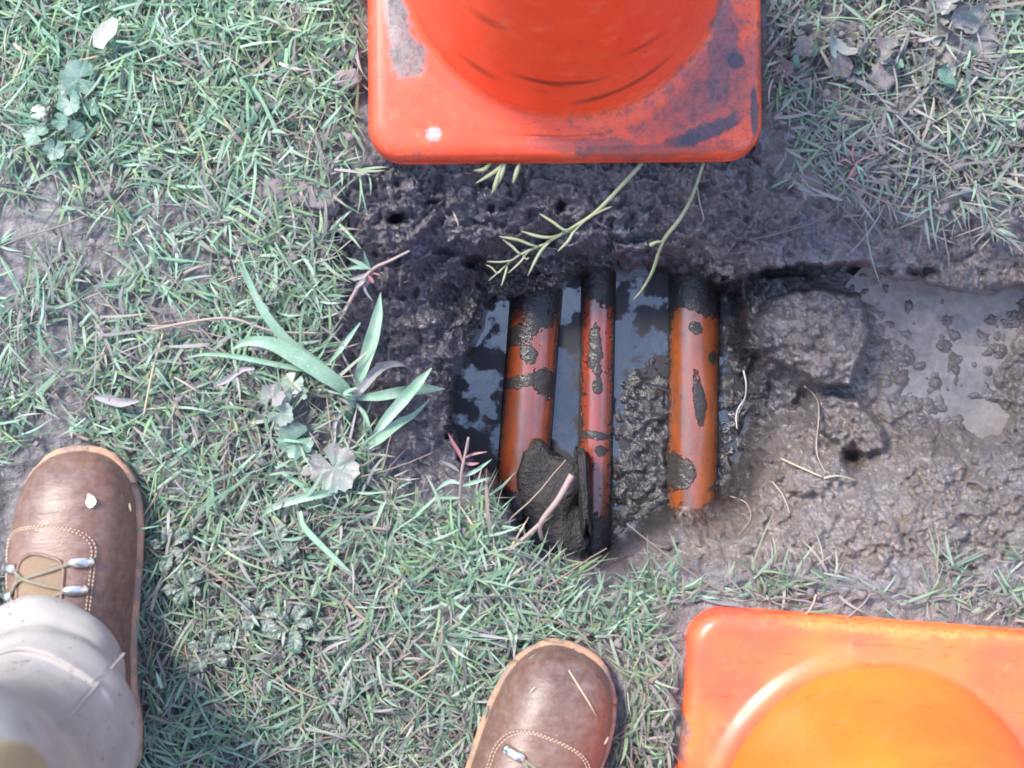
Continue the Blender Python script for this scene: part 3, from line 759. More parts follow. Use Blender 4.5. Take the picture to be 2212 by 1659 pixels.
def leg(path):
    """path rows: x, y, z, radius, fold depth"""
    pp = np.array(path, float); nR = 90; m = 72
    zt = np.linspace(0, len(pp) - 1, nR)
    cm = np.array(catmull([tuple(r) for r in pp], 12)); cmi = np.linspace(0, len(cm) - 1, nR)
    row = np.array([[np.interp(i, np.arange(len(cm)), cm[:, k]) for k in range(pp.shape[1])] for i in cmi])
    V = []; F = []
    for i in range(nR):
        x, y, zz, r, fd = row[i]
        for k in range(m):
            a = 2 * math.pi * k / m
            w = 1 + fd * .8 * (mnoise.fractal(Vector((math.cos(a) * 1.1 + x * 4, math.sin(a) * 1.1 + y * 4, zz * 9 + math.cos(a + .7) * .9)), 1.0, 2.0, 3))
            V.append((x + r * w * math.cos(a), y + r * w * 1.0 * math.sin(a), zz + .012 * fd * 4 * math.sin(a * 2 + .6) + (.010 * math.sin(a) if zz < .2 else 0)))
    for i in range(nR - 1):
        for k in range(m): F.append((i * m + k, i * m + (k + 1) % m, (i + 1) * m + (k + 1) % m, (i + 1) * m + k))
    return V, F
mb = MB()
left_path = [(-.380, -.244, .072, .058, .06), (-.380, -.240, .088, .063, .05), (-.380, -.238, .104, .0665, .045), (-.379, -.239, .118, .0665, .05), (-.377, -.244, .128, .0650, .06), (-.372, -.255, .136, .0665, .06), (-.367, -.264, .148, .0735, .045),
             (-.365, -.269, .165, .0770, .05), (-.366, -.273, .19, .0750, .06), (-.366, -.277, .225, .0725, .07), (-.362, -.279, .28, .0715, .07), (-.350, -.268, .36, .073, .06), (-.336, -.246, .44, .076, .05), (-.327, -.236, .50, .078, .04),
             (-.318, -.262, .57, .082, .05), (-.285, -.37, .72, .09, .04), (-.25, -.46, .90, .10, .02), (-.24, -.49, .98, .10, .0)]
mb.add(*leg(left_path))
xr, yr = -.035, -.475
right_path = [(xr, yr, .085, .084, .08), (xr, yr - .002, .10, .088, .05), (xr, yr - .004, .15, .084, .06), (xr - .01, yr - .01, .24, .08, .08), (xr - .015, yr - .01, .34, .077, .08), (xr - .03, yr, .5, .083, .06),
              (xr - .05, yr - .01, .72, .092, .04), (xr - .085, yr - .02, .90, .10, .02), (-.14, -.50, .98, .10, 0)]
mb.add(*leg(right_path))
pel = [np.array((-.19, -.495, zz)) for zz in np.linspace(.84, 1.02, 10)]
pv, pf = tube(pel, [.10, .16, .175, .178, .175, .168, .16], 40)
pv = [(-.19 + (p[0] + .19) * 1.05, -.495 + (p[1] + .495) * .72, p[2]) for p in pv]
mb.add(pv, pf)
trousers = mesh('trousers', mb.v, mb.f, cl_.m, person)
# felled side seam running down the shin to the hem, and a khaki pocket on the thigh
from mathutils.bvhtree import BVHTree
_bv = BVHTree.FromPolygons([Vector(p) for p in mb.v], mb.f)
def on_cloth(u, v):
    o_ = Vector((0, 0, H)); d_ = (U(u, v, 0) - o_).normalized()
    hit = _bv.ray_cast(o_, d_); return hit[0] - d_ * .0001 if hit[0] else U(u, v, .2)
for w_, off in ((.0008, 0), (.0003, 9)):
    sv, sf = tube(catmull([np.array(on_cloth(u - off, v - off * .8)) for u, v in ((268, 1412), (240, 1444), (212, 1478), (184, 1510), (156, 1544), (128, 1576), (104, 1606))], 5), w_, 6)
    mesh('seam', sv, sf, cl_.m, trousers)
kb = bmesh.new(); bmesh.ops.create_icosphere(kb, subdivisions=4, radius=1)
kv = [(-.268 + v.co.x * .050, -.232 + v.co.y * .050 + .008 * math.sin(v.co.x * 5), .60 + v.co.z * .07 + .01 * math.sin(v.co.y * 7)) for v in kb.verts]; kf = [tuple(v.index for v in f.verts) for f in kb.faces]; kb.free()
mesh('thigh_pocket', kv, kf, khaki, trousers)

# ------------------------------------------------------------------ grass
def fields(u, v):
    D = np.clip(rbf([(100, 100, 1), (400, 150, .95), (700, 120, .9), (300, 330, .8), (130, 400, .15), (60, 520, .2), (180, 470, .25), (60, 600, .3), (420, 430, .55), (620, 430, .4), (580, 560, .75), (700, 380, .75), (300, 620, .6), (150, 700, .55), (500, 700, .8), (350, 880, .5), (200, 560, .4), (60, 740, .4),
                     (640, 730, .9), (700, 880, .4), (620, 930, .55), (400, 1000, .95), (600, 1100, .95), (850, 1150, .95), (1000, 1150, .95), (1050, 1220, 1), (1250, 1260, .9), (1500, 1260, .75), (1700, 1270, .7), (2000, 1265, .4), (2100, 1320, .6), (1800, 1320, .7),
                     (400, 1400, 1), (700, 1500, 1), (1000, 1450, .95), (1300, 1380, .85), (1400, 1500, .8), (1000, 1640, 1), (1700, 60, .7), (1900, 200, .7), (2150, 100, .85), (2150, 300, .9), (1900, 350, .6), (2100, 400, .5), (1750, 300, .6), (2400, 300, .9), (2400, 1400, .4)], u, v), 0, 1)
    M = np.clip(rbf([(100, 100, .08), (400, 150, .10), (700, 120, .15), (300, 330, .2), (130, 450, .45), (60, 560, .4), (500, 500, .3), (650, 430, .45), (300, 650, .35), (550, 700, .25), (350, 880, .35), (650, 950, .55), (400, 1000, .35), (500, 1180, .5), (700, 1150, .45), (950, 1150, .3),
                     (1100, 1250, .25), (1300, 1300, .35), (1550, 1290, .4), (1900, 1310, .75), (2150, 1310, .8), (500, 1350, .65), (700, 1400, .65), (900, 1550, .65), (600, 1600, .35), (400, 1620, .25), (1100, 1400, .4), (1300, 1450, .5), (1420, 1550, .7), (1000, 1640, .7),
                     (1700, 60, .7), (1900, 150, .85), (2150, 80, .6), (2150, 250, .6), (1900, 350, .9), (2100, 400, .8), (1750, 250, .65)], u, v), 0, 1)
    return D, M

def sample_lawn(n, box, power=1.0):
    u = box[0] + (box[2] - box[0]) * rng.random(n); v = box[1] + (box[3] - box[1]) * rng.random(n)
    D, M = fields(np.clip(u, -270, 2485), np.clip(v, -270, 1932))
    patch = fbm(u / 55, v / 55, 91, 3)
    j = np.clip(np.round((v - vc[0]) / step).astype(int) + _j0, 0, nv_ - 1); i = np.clip(np.round((u - uc[0]) / step).astype(int) + _i0, 0, nu_ - 1)
    so2 = np.where((u > -270) & (u < 2485) & (v > -270) & (v < 1932), soil[j, i], 0)
    keep = rng.random(n) < np.clip(D * (1 + 1.1 * patch), 0.0, 1) ** (1.3 * power) * (1 - so2) ** 1.5
    # nothing grows through the boots, trousers and cone bases
    for (a, b, ru, rv, an) in ((150, 1330, 128, 375, -.03), (1130, 1720, 125, 360, .38)):
        du, dv = u - a, v - b; p = du * math.cos(an) + dv * math.sin(an); q = -du * math.sin(an) + dv * math.cos(an)
        keep &= (p / ru) ** 4 + (q / rv) ** 4 > 1
    for (a, b, an) in ((1216, -66, 0), (1870, 1752, .077)):
        du, dv = u - a, v - b; p = du * math.cos(an) + dv * math.sin(an); q = -du * math.sin(an) + dv * math.cos(an)
        keep &= np.maximum(abs(p), abs(q)) > 436
    u, v, M, j, i = u[keep], v[keep], M[keep], j[keep], i[keep]
    P = np.stack([gx[j, i], gy[j, i], z[j, i]], -1)
    P[:, 0] += (rng.random(len(u)) - .5) * step * K; P[:, 1] += (rng.random(len(u)) - .5) * step * K
    far = (u < -270) | (u > 2485) | (v < -270) | (v > 1932)
    if far.any():
        P[far, 0] = (u[far] - 1106) * K; P[far, 1] = (829.5 - v[far]) * K; P[far, 2] = 0
    return P, u, v, M

PAL = np.array([(.125, .262, .155), (.195, .340, .225), (.085, .195, .115), (.265, .385, .280), (.180, .300, .130)])
MUD = np.array([(.185, .17, .165), (.27, .25, .24), (.135, .125, .125)])
DRY = np.array([(.40, .31, .23), (.30, .21, .165), (.26, .22, .18)])
def blades(base, az, elev, length, width, droop, colr, tipc, segs=4, roll=None):
    """many curved tapering leaf blades in one go -> verts, faces, colours"""
    n = len(az); s = np.linspace(0, 1, segs + 1)
    wp = np.interp(s, [0, .1, .35, .7, 1], [.7, .95, 1, .75, .05])
    d = np.stack([np.cos(az), np.sin(az), np.zeros(n)], -1); sd_ = np.stack([-np.sin(az), np.cos(az), np.zeros(n)], -1)
    bend = (rng.random(n) - .5) * 0.55
    roll = (rng.random(n) - .5) * 1.2 if roll is None else roll
    V = np.zeros((n, segs + 1, 2, 3))
    for k, t in enumerate(s):
        hor = length * t * np.cos(elev); up = length * (t * np.sin(elev) - droop * t * t)
        c0 = base + d * hor[:, None] + sd_ * (length * bend * t * t)[:, None]; c0[:, 2] += up
        sv = sd_ * np.cos(roll)[:, None]; sv[:, 2] += np.sin(roll)
        w = (width * wp[k] / 2)[:, None]
        V[:, k, 0] = c0 - sv * w; V[:, k, 1] = c0 + sv * w
    # no blade may grow through a cone base or a boot
    hit = np.zeros(n, bool); q = V.reshape(n, -1, 3)
    for (c_, an) in ((C1, math.radians(.5)), (C2, math.radians(-4.4))):
        dx, dy = q[..., 0] - c_.x, q[..., 1] - c_.y
        hit |= ((np.maximum(abs(dx * math.cos(an) + dy * math.sin(an)), abs(-dx * math.sin(an) + dy * math.cos(an))) < .1725) & (q[..., 2] < .040)).any(1)
    for (a, b, ru, rv, an) in ((150, 1330, 132, 372, -.03), (1130, 1720, 125, 350, .40)):
        c_ = U(a, b); dx, dy = (q[..., 0] - c_.x) / K, -(q[..., 1] - c_.y) / K
        hit |= ((((dx * math.cos(an) + dy * math.sin(an)) / ru) ** 4 + ((-dx * math.sin(an) + dy * math.cos(an)) / rv) ** 4 < 1) & (q[..., 2] < .05)).any(1)
    V = V[~hit]; colr = colr[~hit]; tipc = tipc[~hit]; n = len(V)
    idx = np.arange(n * (segs + 1) * 2).reshape(n, segs + 1, 2)
    F = np.stack([idx[:, :-1, 0], idx[:, :-1, 1], idx[:, 1:, 1], idx[:, 1:, 0]], -1).reshape(-1, 4)
    C = colr[:, None, None, :] * (1 - s)[None, :, None, None] + tipc[:, None, None, :] * s[None, :, None, None]
    C = np.broadcast_to(C, (n, segs + 1, 2, 3))
    return V.reshape(-1, 3), F, C.reshape(-1, 3)
def pick_cols(M, n):
    r1 = rng.random(n); g_ = PAL[rng.integers(len(PAL), size=n)] * (.75 + .5 * rng.random((n, 1)))
    m_ = MUD[rng.integers(len(MUD), size=n)] * (.8 + .4 * rng.random((n, 1))); d_ = DRY[rng.integers(len(DRY), size=n)] * (.8 + .4 * rng.random((n, 1)))
    c = np.where((r1 < M * .72)[:, None], m_, g_)
    c = np.where((rng.random(n) < .03 + .03 * M)[:, None], d_, c)
    k = (rng.random(n) * M * .8)[:, None]; c = c * (1 - k) + m_ * k
    t = c * 1.0; k2 = (rng.random(n) ** 3)[:, None] * .6; t = t * (1 - k2) + np.array([.38, .36, .24]) * k2
    return c, t
gm = NT('grass_blades')
gc = gm.attr('Col', 'Color'); gn = gm.noise(350, 3, .6)
gcol = gm.mix(gm.math('MULTIPLY', gm.step(gn, .56, .70), .55), gc, (.27, .25, .235))
gm.out(gcol, gm.lin(gn, .3, .7, .42, .65), None, .38)
tr = gm.n('ShaderNodeBsdfTranslucent'); gm.l(gc, tr.inputs[0]); ms = gm.n('ShaderNodeMixShader'); ms.inputs[0].default_value = .18
gm.l(gm.b.outputs[0], ms.inputs[1]); gm.l(tr.outputs[0], ms.inputs[2]); gm.l(ms.outputs[0], gm.t.nodes['Material Output'].inputs[0])

def lawn(name, n, box, lmin, lmax, leaves, segs, power=1.0):
    P, u, v, M = sample_lawn(n // 3, box, power)
    P = np.repeat(P, 3, 0); M = np.repeat(M, 3); n = len(P)                  # rooted tufts of three shoots
    P[:, :2] += rng.normal(0, .0042, (n, 2))
    az0 = 3.2 * fbm(P[:, 0] / .07, P[:, 1] / .07, 301, 2) + rng.normal(0, 1.3, n); lean = .35 + .95 * rng.random(n); sl = .008 + .024 * rng.random(n) ** 1.5
    Vs, Fs, Cs = [], [], []; off = 0
    d0 = np.stack([np.cos(az0) * np.sin(lean), np.sin(az0) * np.sin(lean), np.cos(lean)], -1)
    for k in range(leaves):
        on = rng.random(n) < (1.0 if k < 3 else .75)
        t = (k + rng.random(n) * .6) / leaves
        base = P + d0 * (sl * t)[:, None]; base[:, 2] += .001
        az = az0 + np.where(k % 2 == 0, 1, -1) * (.25 + 1.5 * rng.random(n)) + (rng.random(n) - .5) * .8
        ln = lmin + (lmax - lmin) * rng.random(n) ** 1.6; wd = .0011 + .0023 * rng.random(n) ** 1.3
        ln = np.where(rng.random(n) < .08, ln * 1.6, ln)
        el = .05 + .9 * rng.random(n) ** 1.5; dr = .1 + .75 * rng.random(n) * np.sin(el)
        c, tc = pick_cols(M, n)
        v_, f_, c_ = blades(base[on], az[on], el[on], ln[on], wd[on], dr[on], c[on], tc[on], segs)
        Vs.append(v_); Fs.append(f_ + off); Cs.append(c_); off += len(v_)
    o = mesh(name, np.concatenate(Vs), np.concatenate(Fs), gm.m, col=np.concatenate(Cs)); o['kind'] = 'stuff'
    return o
lawn('grass', 14000, (-150, -150, 2360, 1810), .014, .043, 5, 4)
lawn('grass_beyond', 9000, (-1100, -1000, 3300, 2700), .015, .036, 4, 2)
bpy.data.objects['grass_beyond'].name = 'grass'

# creeping runners and bare stalks lying through the turf
def runners(n, box, seed):
    global rng
    P, u, v, M = sample_lawn(n, box); mb = MB(); C = []
    r_ = np.random.default_rng(seed)
    for p, m_ in zip(P, M):
        a = r_.random() * 2 * math.pi; L = .025 + .085 * r_.random() ** 1.5; k = 6; q = p.copy(); pts = []
        lift = .006 + .012 * r_.random()
        for i in range(k):
            pts.append(q + np.array([0, 0, lift * (1 - .5 * abs(i / (k - 1) - .4))])); a += (r_.random() - .5) * .5
            q = q + np.array([math.cos(a), math.sin(a), (r_.random() - .5) * .2]) * L / (k - 1)
        tv_, tf_ = tube(pts, [.0009, .0008, .0005], 5, cap=False); mb.add(tv_, tf_)
        cc_ = DRY[r_.integers(3)] * (.6 + .6 * r_.random()) if r_.random() < .75 else MUD[r_.integers(3)]
        C += [cc_] * len(tv_)
    o = mesh('grass_runners', mb.v, np.array(mb.f), gm.m, col=np.array(C)); o['kind'] = 'stuff'; return o
runners(1100, (-150, -150, 2360, 1810), 21)

# crumbs of mud caught in the turf
def crumbs(n, seed):
    r_ = np.random.default_rng(seed)
    bm = bmesh.new(); bmesh.ops.create_icosphere(bm, subdivisions=2, radius=1); base = np.array([v.co[:] for v in bm.verts]); bf = np.array([[v.index for v in f.verts] for f in bm.faces]); bm.free()
    P, u, v, M = sample_lawn(n, (-150, -150, 2360, 1810), .3)
    keep = r_.random(len(P)) < M ** 1.3; P = P[keep]
    Vs, Fs = [], []
    for i, p in enumerate(P):
        s = .0010 + .0030 * r_.random() ** 3
        ph = r_.random((3, 3)) * 6; k3 = r_.standard_normal((3, 3)) * 2.2
        q = base * s * np.array([1 + .7 * r_.random(), 1, .6 + .4 * r_.random()]) * (1 + .22 * (np.sin(base @ k3 + ph[0]).sum(1, keepdims=True)) + .10 * r_.standard_normal((len(base), 1)))
        a = r_.random() * 6.28; R = np.array([[math.cos(a), -math.sin(a), 0], [math.sin(a), math.cos(a), 0], [0, 0, 1]])
        Vs.append(q @ R.T + p + np.array([0, 0, .004 + .012 * r_.random()])); Fs.append(bf + i * len(base))
    o = mesh('soil_crumbs', np.concatenate(Vs), np.concatenate(Fs), clod_m.m); o['kind'] = 'stuff'
crumbs(5200, 33)

# ------------------------------------------------------------------ single plants and litter
def leaf_mat(name, c1, c2, spots=.5, spotc=(.42, .38, .36), rough=.42):
    l = NT(name); n1 = l.noise(45, 4, .6); sp = l.vor(260)
    c = l.mix(l.step(n1, .35, .65), c1, c2)
    c = l.mix(l.math('MULTIPLY', l.step(sp, .26, .20), spots), c, spotc)
    c = l.mix(l.math('MULTIPLY', l.step(l.noise(90, 4, .7), .56, .7), spots * .6), c, (.25, .22, .21))
    l.out(c, l.lin(n1, .3, .7, rough - .08, rough + .15), l.bump(l.noise(500, 2, .5), .25, .0008), .5)
    tr = l.n('ShaderNodeBsdfTranslucent'); l.l(c, tr.inputs[0]); ms = l.n('ShaderNodeMixShader'); ms.inputs[0].default_value = .15
    l.l(l.b.outputs[0], ms.inputs[1]); l.l(tr.outputs[0], ms.inputs[2]); l.l(ms.outputs[0], l.t.nodes['Material Output'].inputs[0])
    return l.m
M_big = leaf_mat('broad_blade', (.18, .325, .20), (.26, .40, .28), .8)
M_bigmud = leaf_mat('muddy_blade', (.20, .205, .20), (.27, .26, .25), .5)
M_mal = leaf_mat('mallow_leaf_dark', (.10, .19, .13), (.17, .25, .20), .3)
M_malp = leaf_mat('mallow_leaf_pale', (.22, .29, .225), (.32, .35, .29), .4)
M_malm = leaf_mat('mallow_leaf_muddy', (.27, .235, .215), (.22, .29, .235), .8)
M_wilt = leaf_mat('wilted_leaf', (.16, .14, .15), (.20, .22, .17), .4)
M_pod = leaf_mat('pod_green', (.21, .245, .125), (.30, .325, .19), .25)
M_twig = plain('pinkish_twig', (.24, .165, .145), (.36, .28, .24), .75, 120, .4, .001)
M_root = plain('pale_root', (.26, .21, .16), (.38, .32, .26), .7, 150, .4, .0008)
M_red = plain('red_leaf', (.27, .085, .09), (.38, .19, .185), .5, 120, .2, .0006)
M_pale = plain('pale_dry_leaf', (.30, .31, .25), (.40, .41, .34), .7, 60, .5, .002)
M_greyleaf = plain('grey_dead_leaf', (.20, .18, .18), (.31, .28, .275), .7, 60, .5, .002)
M_petal = plain('yellow_petal', (.78, .66, .25), (.85, .78, .42), .6, 90, .2, .0006)
M_straw = plain('straw', (.34, .28, .17), (.45, .39, .26), .7, 150, .3, .0006)

def px_pts(pts, up):
    """(u, v) or (u, v, extra height) points over the ground"""
    n = len(pts); ups = np.interp(np.linspace(0, 1, n), np.linspace(0, 1, len(up)), up) if hasattr(up, '__len__') else [up] * n
    return [np.array(G(p[0], p[1], ups[i] + (p[2] if len(p) > 2 else 0))) for i, p in enumerate(pts)]
def smooth_pts(pts, up):
    """heights follow a straight chord over the ground, so that leaves bridge hollows"""
    q = px_pts(pts, up)
    zz = np.array([p[2] for p in q]); t = np.linspace(0, 1, len(q)); fit = np.polyval(np.polyfit(t, zz, 1), t)
    zz = np.maximum(zz * .4 + fit * .6, [gz(p[0], p[1]) + .004 for p in pts])
    return [np.array(U(p[0], p[1], z_)) for p, z_ in zip(pts, zz)]
def W(*w): return [x * K * .86 for x in w]

pl = thing('broad_grass_plant', G(755, 868), 'large grass plant with broad spotted blades on the left rim of the hole', 'plant')
def blade(pts, w, up, mat=M_big, fold=.3, roll=0.0, name='blade', par=pl):
    v_, f_ = ribbon(smooth_pts(pts, up), W(*w), 7, fold, roll); return mesh(name, v_, f_, mat, par)
blade([(756, 866), (742, 838), (700, 808), (640, 770), (585, 742), (535, 738), (503, 753)], [14, 30, 40, 40, 32, 20, 3], [.010, .03, .04, .042, .038, .03, .02])
blade([(764, 858), (782, 800), (803, 735), (816, 680), (822, 632)], [12, 30, 36, 26, 2], [.012, .03, .045, .055, .06], fold=.45)
blade([(758, 868), (785, 835), (815, 800), (842, 787), (872, 788), (890, 800)], [12, 22, 24, 18, 8, 2], [.012, .028, .04, .042, .035, .025], M_bigmud, .5)
blade([(772, 860), (815, 856), (860, 848), (915, 840), (960, 840)], [12, 24, 28, 26, 3], [.012, .03, .05, .055, .05])
blade([(800, 950), (835, 905), (870, 865), (905, 825), (932, 795)], [10, 26, 30, 24, 3], [.012, .03, .045, .06, .07], fold=.4)
blade([(782, 972), (820, 945), (860, 915), (895, 895), (928, 863)], [16, 28, 22, 12, 3], [.010, .03, .04, .045, .05])
blade([(752, 858), (735, 828), (690, 790), (621, 737), (567, 668), (535, 600), (519, 552)], [10, 22, 26, 26, 20, 12, 2], [.008, .02, .03, .034, .04, .04, .04])
blade([(735, 820), (680, 803), (610, 790), (520, 772), (450, 765), (405, 772)], [8, 12, 13, 12, 8, 2], [.01, .022, .03, .032, .03, .02])
blade([(768, 870), (786, 893), (797, 920), (804, 944)], [6, 12, 10, 3], [.012, .022, .02, .008], fold=.7)
blade([(757, 870), (735, 890), (738, 930), (745, 960)], [6, 8, 7, 3], [.01, .012, .012, .008], M_bigmud)
blade([(712, 783), (735, 755), (755, 728), (778, 697)], [6, 13, 12, 3], [.012, .03, .04, .05])
blade([(750, 880), (725, 912), (722, 950), (715, 985)], [6, 10, 8, 3], [.01, .015, .012, .008], M_bigmud)
mesh('stem', *tube(px_pts([(750, 905), (755, 880), (762, 850)], [.0, .008, .018]), [.004, .0045, .004], 8), M_big, pl)
pl2 = thing('broad_grass_plant', G(720, 1070), 'low grass plant with long pale arched blades below the muddy round leaf', 'plant')
blade([(730, 1062), (690, 1068), (637, 1080), (590, 1096), (566, 1116)], [10, 20, 20, 16, 3], [.012, .028, .032, .026, .012], par=pl2)
blade([(648, 1105), (655, 1135), (688, 1172), (727, 1209), (768, 1246)], [10, 15, 15, 12, 2], [.02, .026, .03, .028, .02], par=pl2)
blade([(735, 1060), (790, 1065), (840, 1062)], [5, 7, 2], [.012, .024, .025], par=pl2)
blade([(700, 1075), (655, 1050), (610, 1020), (600, 1000)], [6, 12, 10, 2], [.01, .022, .022, .012], par=pl2)

def round_leaf(c, r, lobes, notch, tilt, az, mat, par, up=.018, cup=.25, seed=0, name='leaf'):
    """a rounded mallow leaf: pleated lobes radiating from the stalk, a notch at the back"""
    r_ = np.random.default_rng(seed); n = lobes * 8; rings = 7; V = [np.zeros(3)]; F = []
    for j in range(1, rings + 1):
        t = j / rings
        for k in range(n + 1):
            q = k / n; a = az + notch / 2 + (2 * math.pi - notch) * q
            ph = q * lobes
            rad = r * (1 - .16 * (1 - abs(math.sin(math.pi * ph)) ** .6) * t) * (1 + .05 * math.sin(k * 2.1 + seed))
            zz = cup * r * t * t * (.5 + .5 * math.sin(a * 2 + seed)) - .045 * r * t * math.cos(2 * math.pi * ph) + .05 * r * math.sin(5 * a + seed) * t * t + .02 * r * math.sin(13 * a + 2 * seed) * t
            V.append(np.array([rad * t * math.cos(a), rad * t * math.sin(a), zz]))
    for k in range(n): F.append((0, 1 + k, 2 + k))
    for j in range(rings - 1):
        for k in range(n): F.append((1 + j * (n + 1) + k, 1 + (j + 1) * (n + 1) + k, 2 + (j + 1) * (n + 1) + k, 2 + j * (n + 1) + k))
    M_ = Matrix.Rotation(tilt, 3, Vector((math.cos(az + 1.3 + seed), math.sin(az + 1.3 + seed), 0)))
    c0 = np.array(G(c[0], c[1], up))
    return mesh(name, [c0 + np.array(M_ @ Vector(p)) for p in V], F, mat, par)
def stalks(par, base, tips, mat, r=.0009):
    for t, up in tips:
        a = np.array(G(*base, .002)); b = np.array(G(*t, up)); mid = (a + b) / 2 + np.array([0, 0, .008])
        mesh('stalk', *tube(catmull([a, mid, b], 5), r, 6), mat, par)
ma = thing('mallow_plant', G(140, 240), 'low plant with round lobed green leaves at the far left', 'plant')
tips = []
for i, (u, v, r, mt) in enumerate([(170, 168, 39, M_mal), (151, 222, 28, M_mal), (163, 280, 20, M_mal), (80, 291, 30, M_mal), (117, 322, 24, M_mal), (82, 243, 17, M_malp), (141, 193, 14, M_malp), (98, 218, 10, M_mal), (130, 262, 19, M_mal), (195, 235, 18, M_mal)]):
    round_leaf((u, v), r * K, 5 + i % 2, .5, .15 + .12 * (i % 4), i * 1.9, mt, ma, .02 + .004 * (i % 3), .25, i); tips.append(((u, v), .018))
stalks(ma, (135, 245), tips, M_mal)
mb_ = thing('mallow_plant', G(612, 862), 'pale mud splashed mallow plant left of the broad grass blades', 'plant')
tips = []
for i, (u, v, r, mt) in enumerate([(632, 828, 26, M_malp), (607, 892, 29, M_malp), (588, 856, 27, M_malm), (655, 848, 15, M_malp), (610, 850, 22, M_malp)]):
    round_leaf((u, v), r * K, 5, .6, .25 + .1 * i, 1 + i * 1.7, mt, mb_, .022 + .005 * (i % 3), .3, i + 20); tips.append(((u, v), .02))
stalks(mb_, (618, 866), tips, M_malp)
mc_ = thing('mallow_plant', G(700, 990), 'mallow plant with one big mud coated round leaf below the broad grass blades', 'plant')
round_leaf((722, 1012), 54 * K, 7, .25, .10, 2.2, M_malm, mc_, .024, .15, 41)
round_leaf((638, 950), 40 * K, 5, .5, .2, .4, M_mal, mc_, .016, .2, 42)
round_leaf((670, 1000), 30 * K, 5, .5, .2, 3.4, M_malm, mc_, .014, .3, 43)
stalks(mc_, (672, 985), [((722, 1012), .022), ((638, 950), .014), ((670, 1000), .012)], M_malm)

M_fea = leaf_mat('feathery_leaf', (.17, .235, .185), (.255, .265, .235), .5)
def feather(u, v, seed, label, n=5, r=46):
    r_ = np.random.default_rng(seed); t = thing('feathery_weed', G(u, v), label, 'plant', 'grey green feathery weeds between the boots')
    for k in range(n):
        a = seed + k * 2 * math.pi / n + .4 * r_.random(); L = r * (.8 + .5 * r_.random())
        rib = smooth_pts([(u + L * q * math.cos(a + .3 * q), v + L * q * math.sin(a + .3 * q)) for q in (0, .35, .7, 1)], [.006, .020, .024, .016])
        C_ = catmull(rib, 4); mb = MB(); mb.add(*tube(C_, [.0008, .0005], 5))
        for i in range(2, len(C_)):
            d = C_[min(i + 1, len(C_) - 1)] - C_[i - 1]; d /= np.linalg.norm(d); sd_ = np.cross(d, [0, 0, 1.0]); q = i / len(C_); ll = L * K * .38 * math.sin(math.pi * min(.97, .18 + q * .8))
            for sg in (-1, 1):
                e = C_[i] + (sd_ * sg * .85 + d * .5) * ll + np.array([0, 0, (r_.random() - .5) * .004])
                mb.add(*ribbon([C_[i], (C_[i] + e) / 2 + np.array([0, 0, .001]), e], [.0008, .0042, .0012], 3, .35, (r_.random() - .5)))
        mesh('leaf', mb.v, mb.f, M_fea, t)
feather(630, 1348, 1, 'palest feathery weed, nearest the right boot')
feather(560, 1325, 2, 'feathery weed close against the left of the palest one')
feather(452, 1400, 3, 'feathery weed nearest the trouser cuff')
feather(365, 1180, 4, 'feathery weed beside the toe cap of the left boot', 5, 40)
feather(395, 1265, 5, 'feathery weed beside the laces of the left boot', 5, 42)
feather(600, 1180, 6, 'muddy feathery weed below the long pale arched grass blades', 4, 44)

def litter(pts, w, up, mat, label, cat, name, fold=.3, roll=0.):
    q = smooth_pts(pts, up); v_, f_ = ribbon(q, W(*w), 6, fold, roll)
    return tag(mesh(name, v_, f_, mat, org=tuple(G(*pts[len(pts) // 2][:2]))), label, cat)
litter([(213, 104), (220, 80), (236, 62), (250, 40)], [26, 42, 44, 16], .026, M_pale, 'pale torn dry leaf lying on the grass at the top left', 'leaf', 'dry_leaf', .25)
litter([(205, 858), (232, 862), (262, 870), (300, 866)], [8, 24, 22, 6], .020, M_greyleaf, 'curled grey dead leaf lying in the grass above the left boot', 'leaf', 'dry_leaf', .5)
litter([(468, 832), (490, 822), (520, 800), (550, 796)], [6, 12, 14, 5], .024, M_greyleaf, 'narrow grey curled leaf lying left of the broad grass blades', 'leaf', 'dry_leaf', .5)
for i, (u, v, r, lab) in enumerate([(1745, 85, 30, 'wilted green grey plant beside the right edge of the upper cone base'), (1835, 120, 40, 'wilted plant with greenish leaves in the grass right of the upper cone'),
                                 (1920, 130, 30, 'wilted plant with curled purplish leaves between two mud clods'), (2060, 40, 44, 'wilted broad leaved plant at the top right edge of the picture'), (2020, 165, 34, 'wilted plant below the broad mud crust at the top right'),
                                 (1700, 130, 24, 'small pale wilted plant touching the upper cone base')]):
    w_ = thing('wilted_plant', G(u, v), lab, 'plant', 'wilted plants in the grass right of the upper cone')
    tips = []
    for k in range(5):
        a = i * 1.1 + k * 2 * math.pi / 5; uu, vv = u + r * .75 * math.cos(a), v + r * .75 * math.sin(a)
        round_leaf((uu, vv), r * (.5 + .2 * (k % 3)) * K, 4, .7, .5 + .15 * k, a * 1.3, (M_wilt, M_mal, M_wilt, M_malm, M_wilt)[(k + i) % 5], w_, .014 + .006 * (k % 3), .7, i * 7 + k); tips.append(((uu, vv), .014))
    stalks(w_, (u, v), tips, M_wilt)

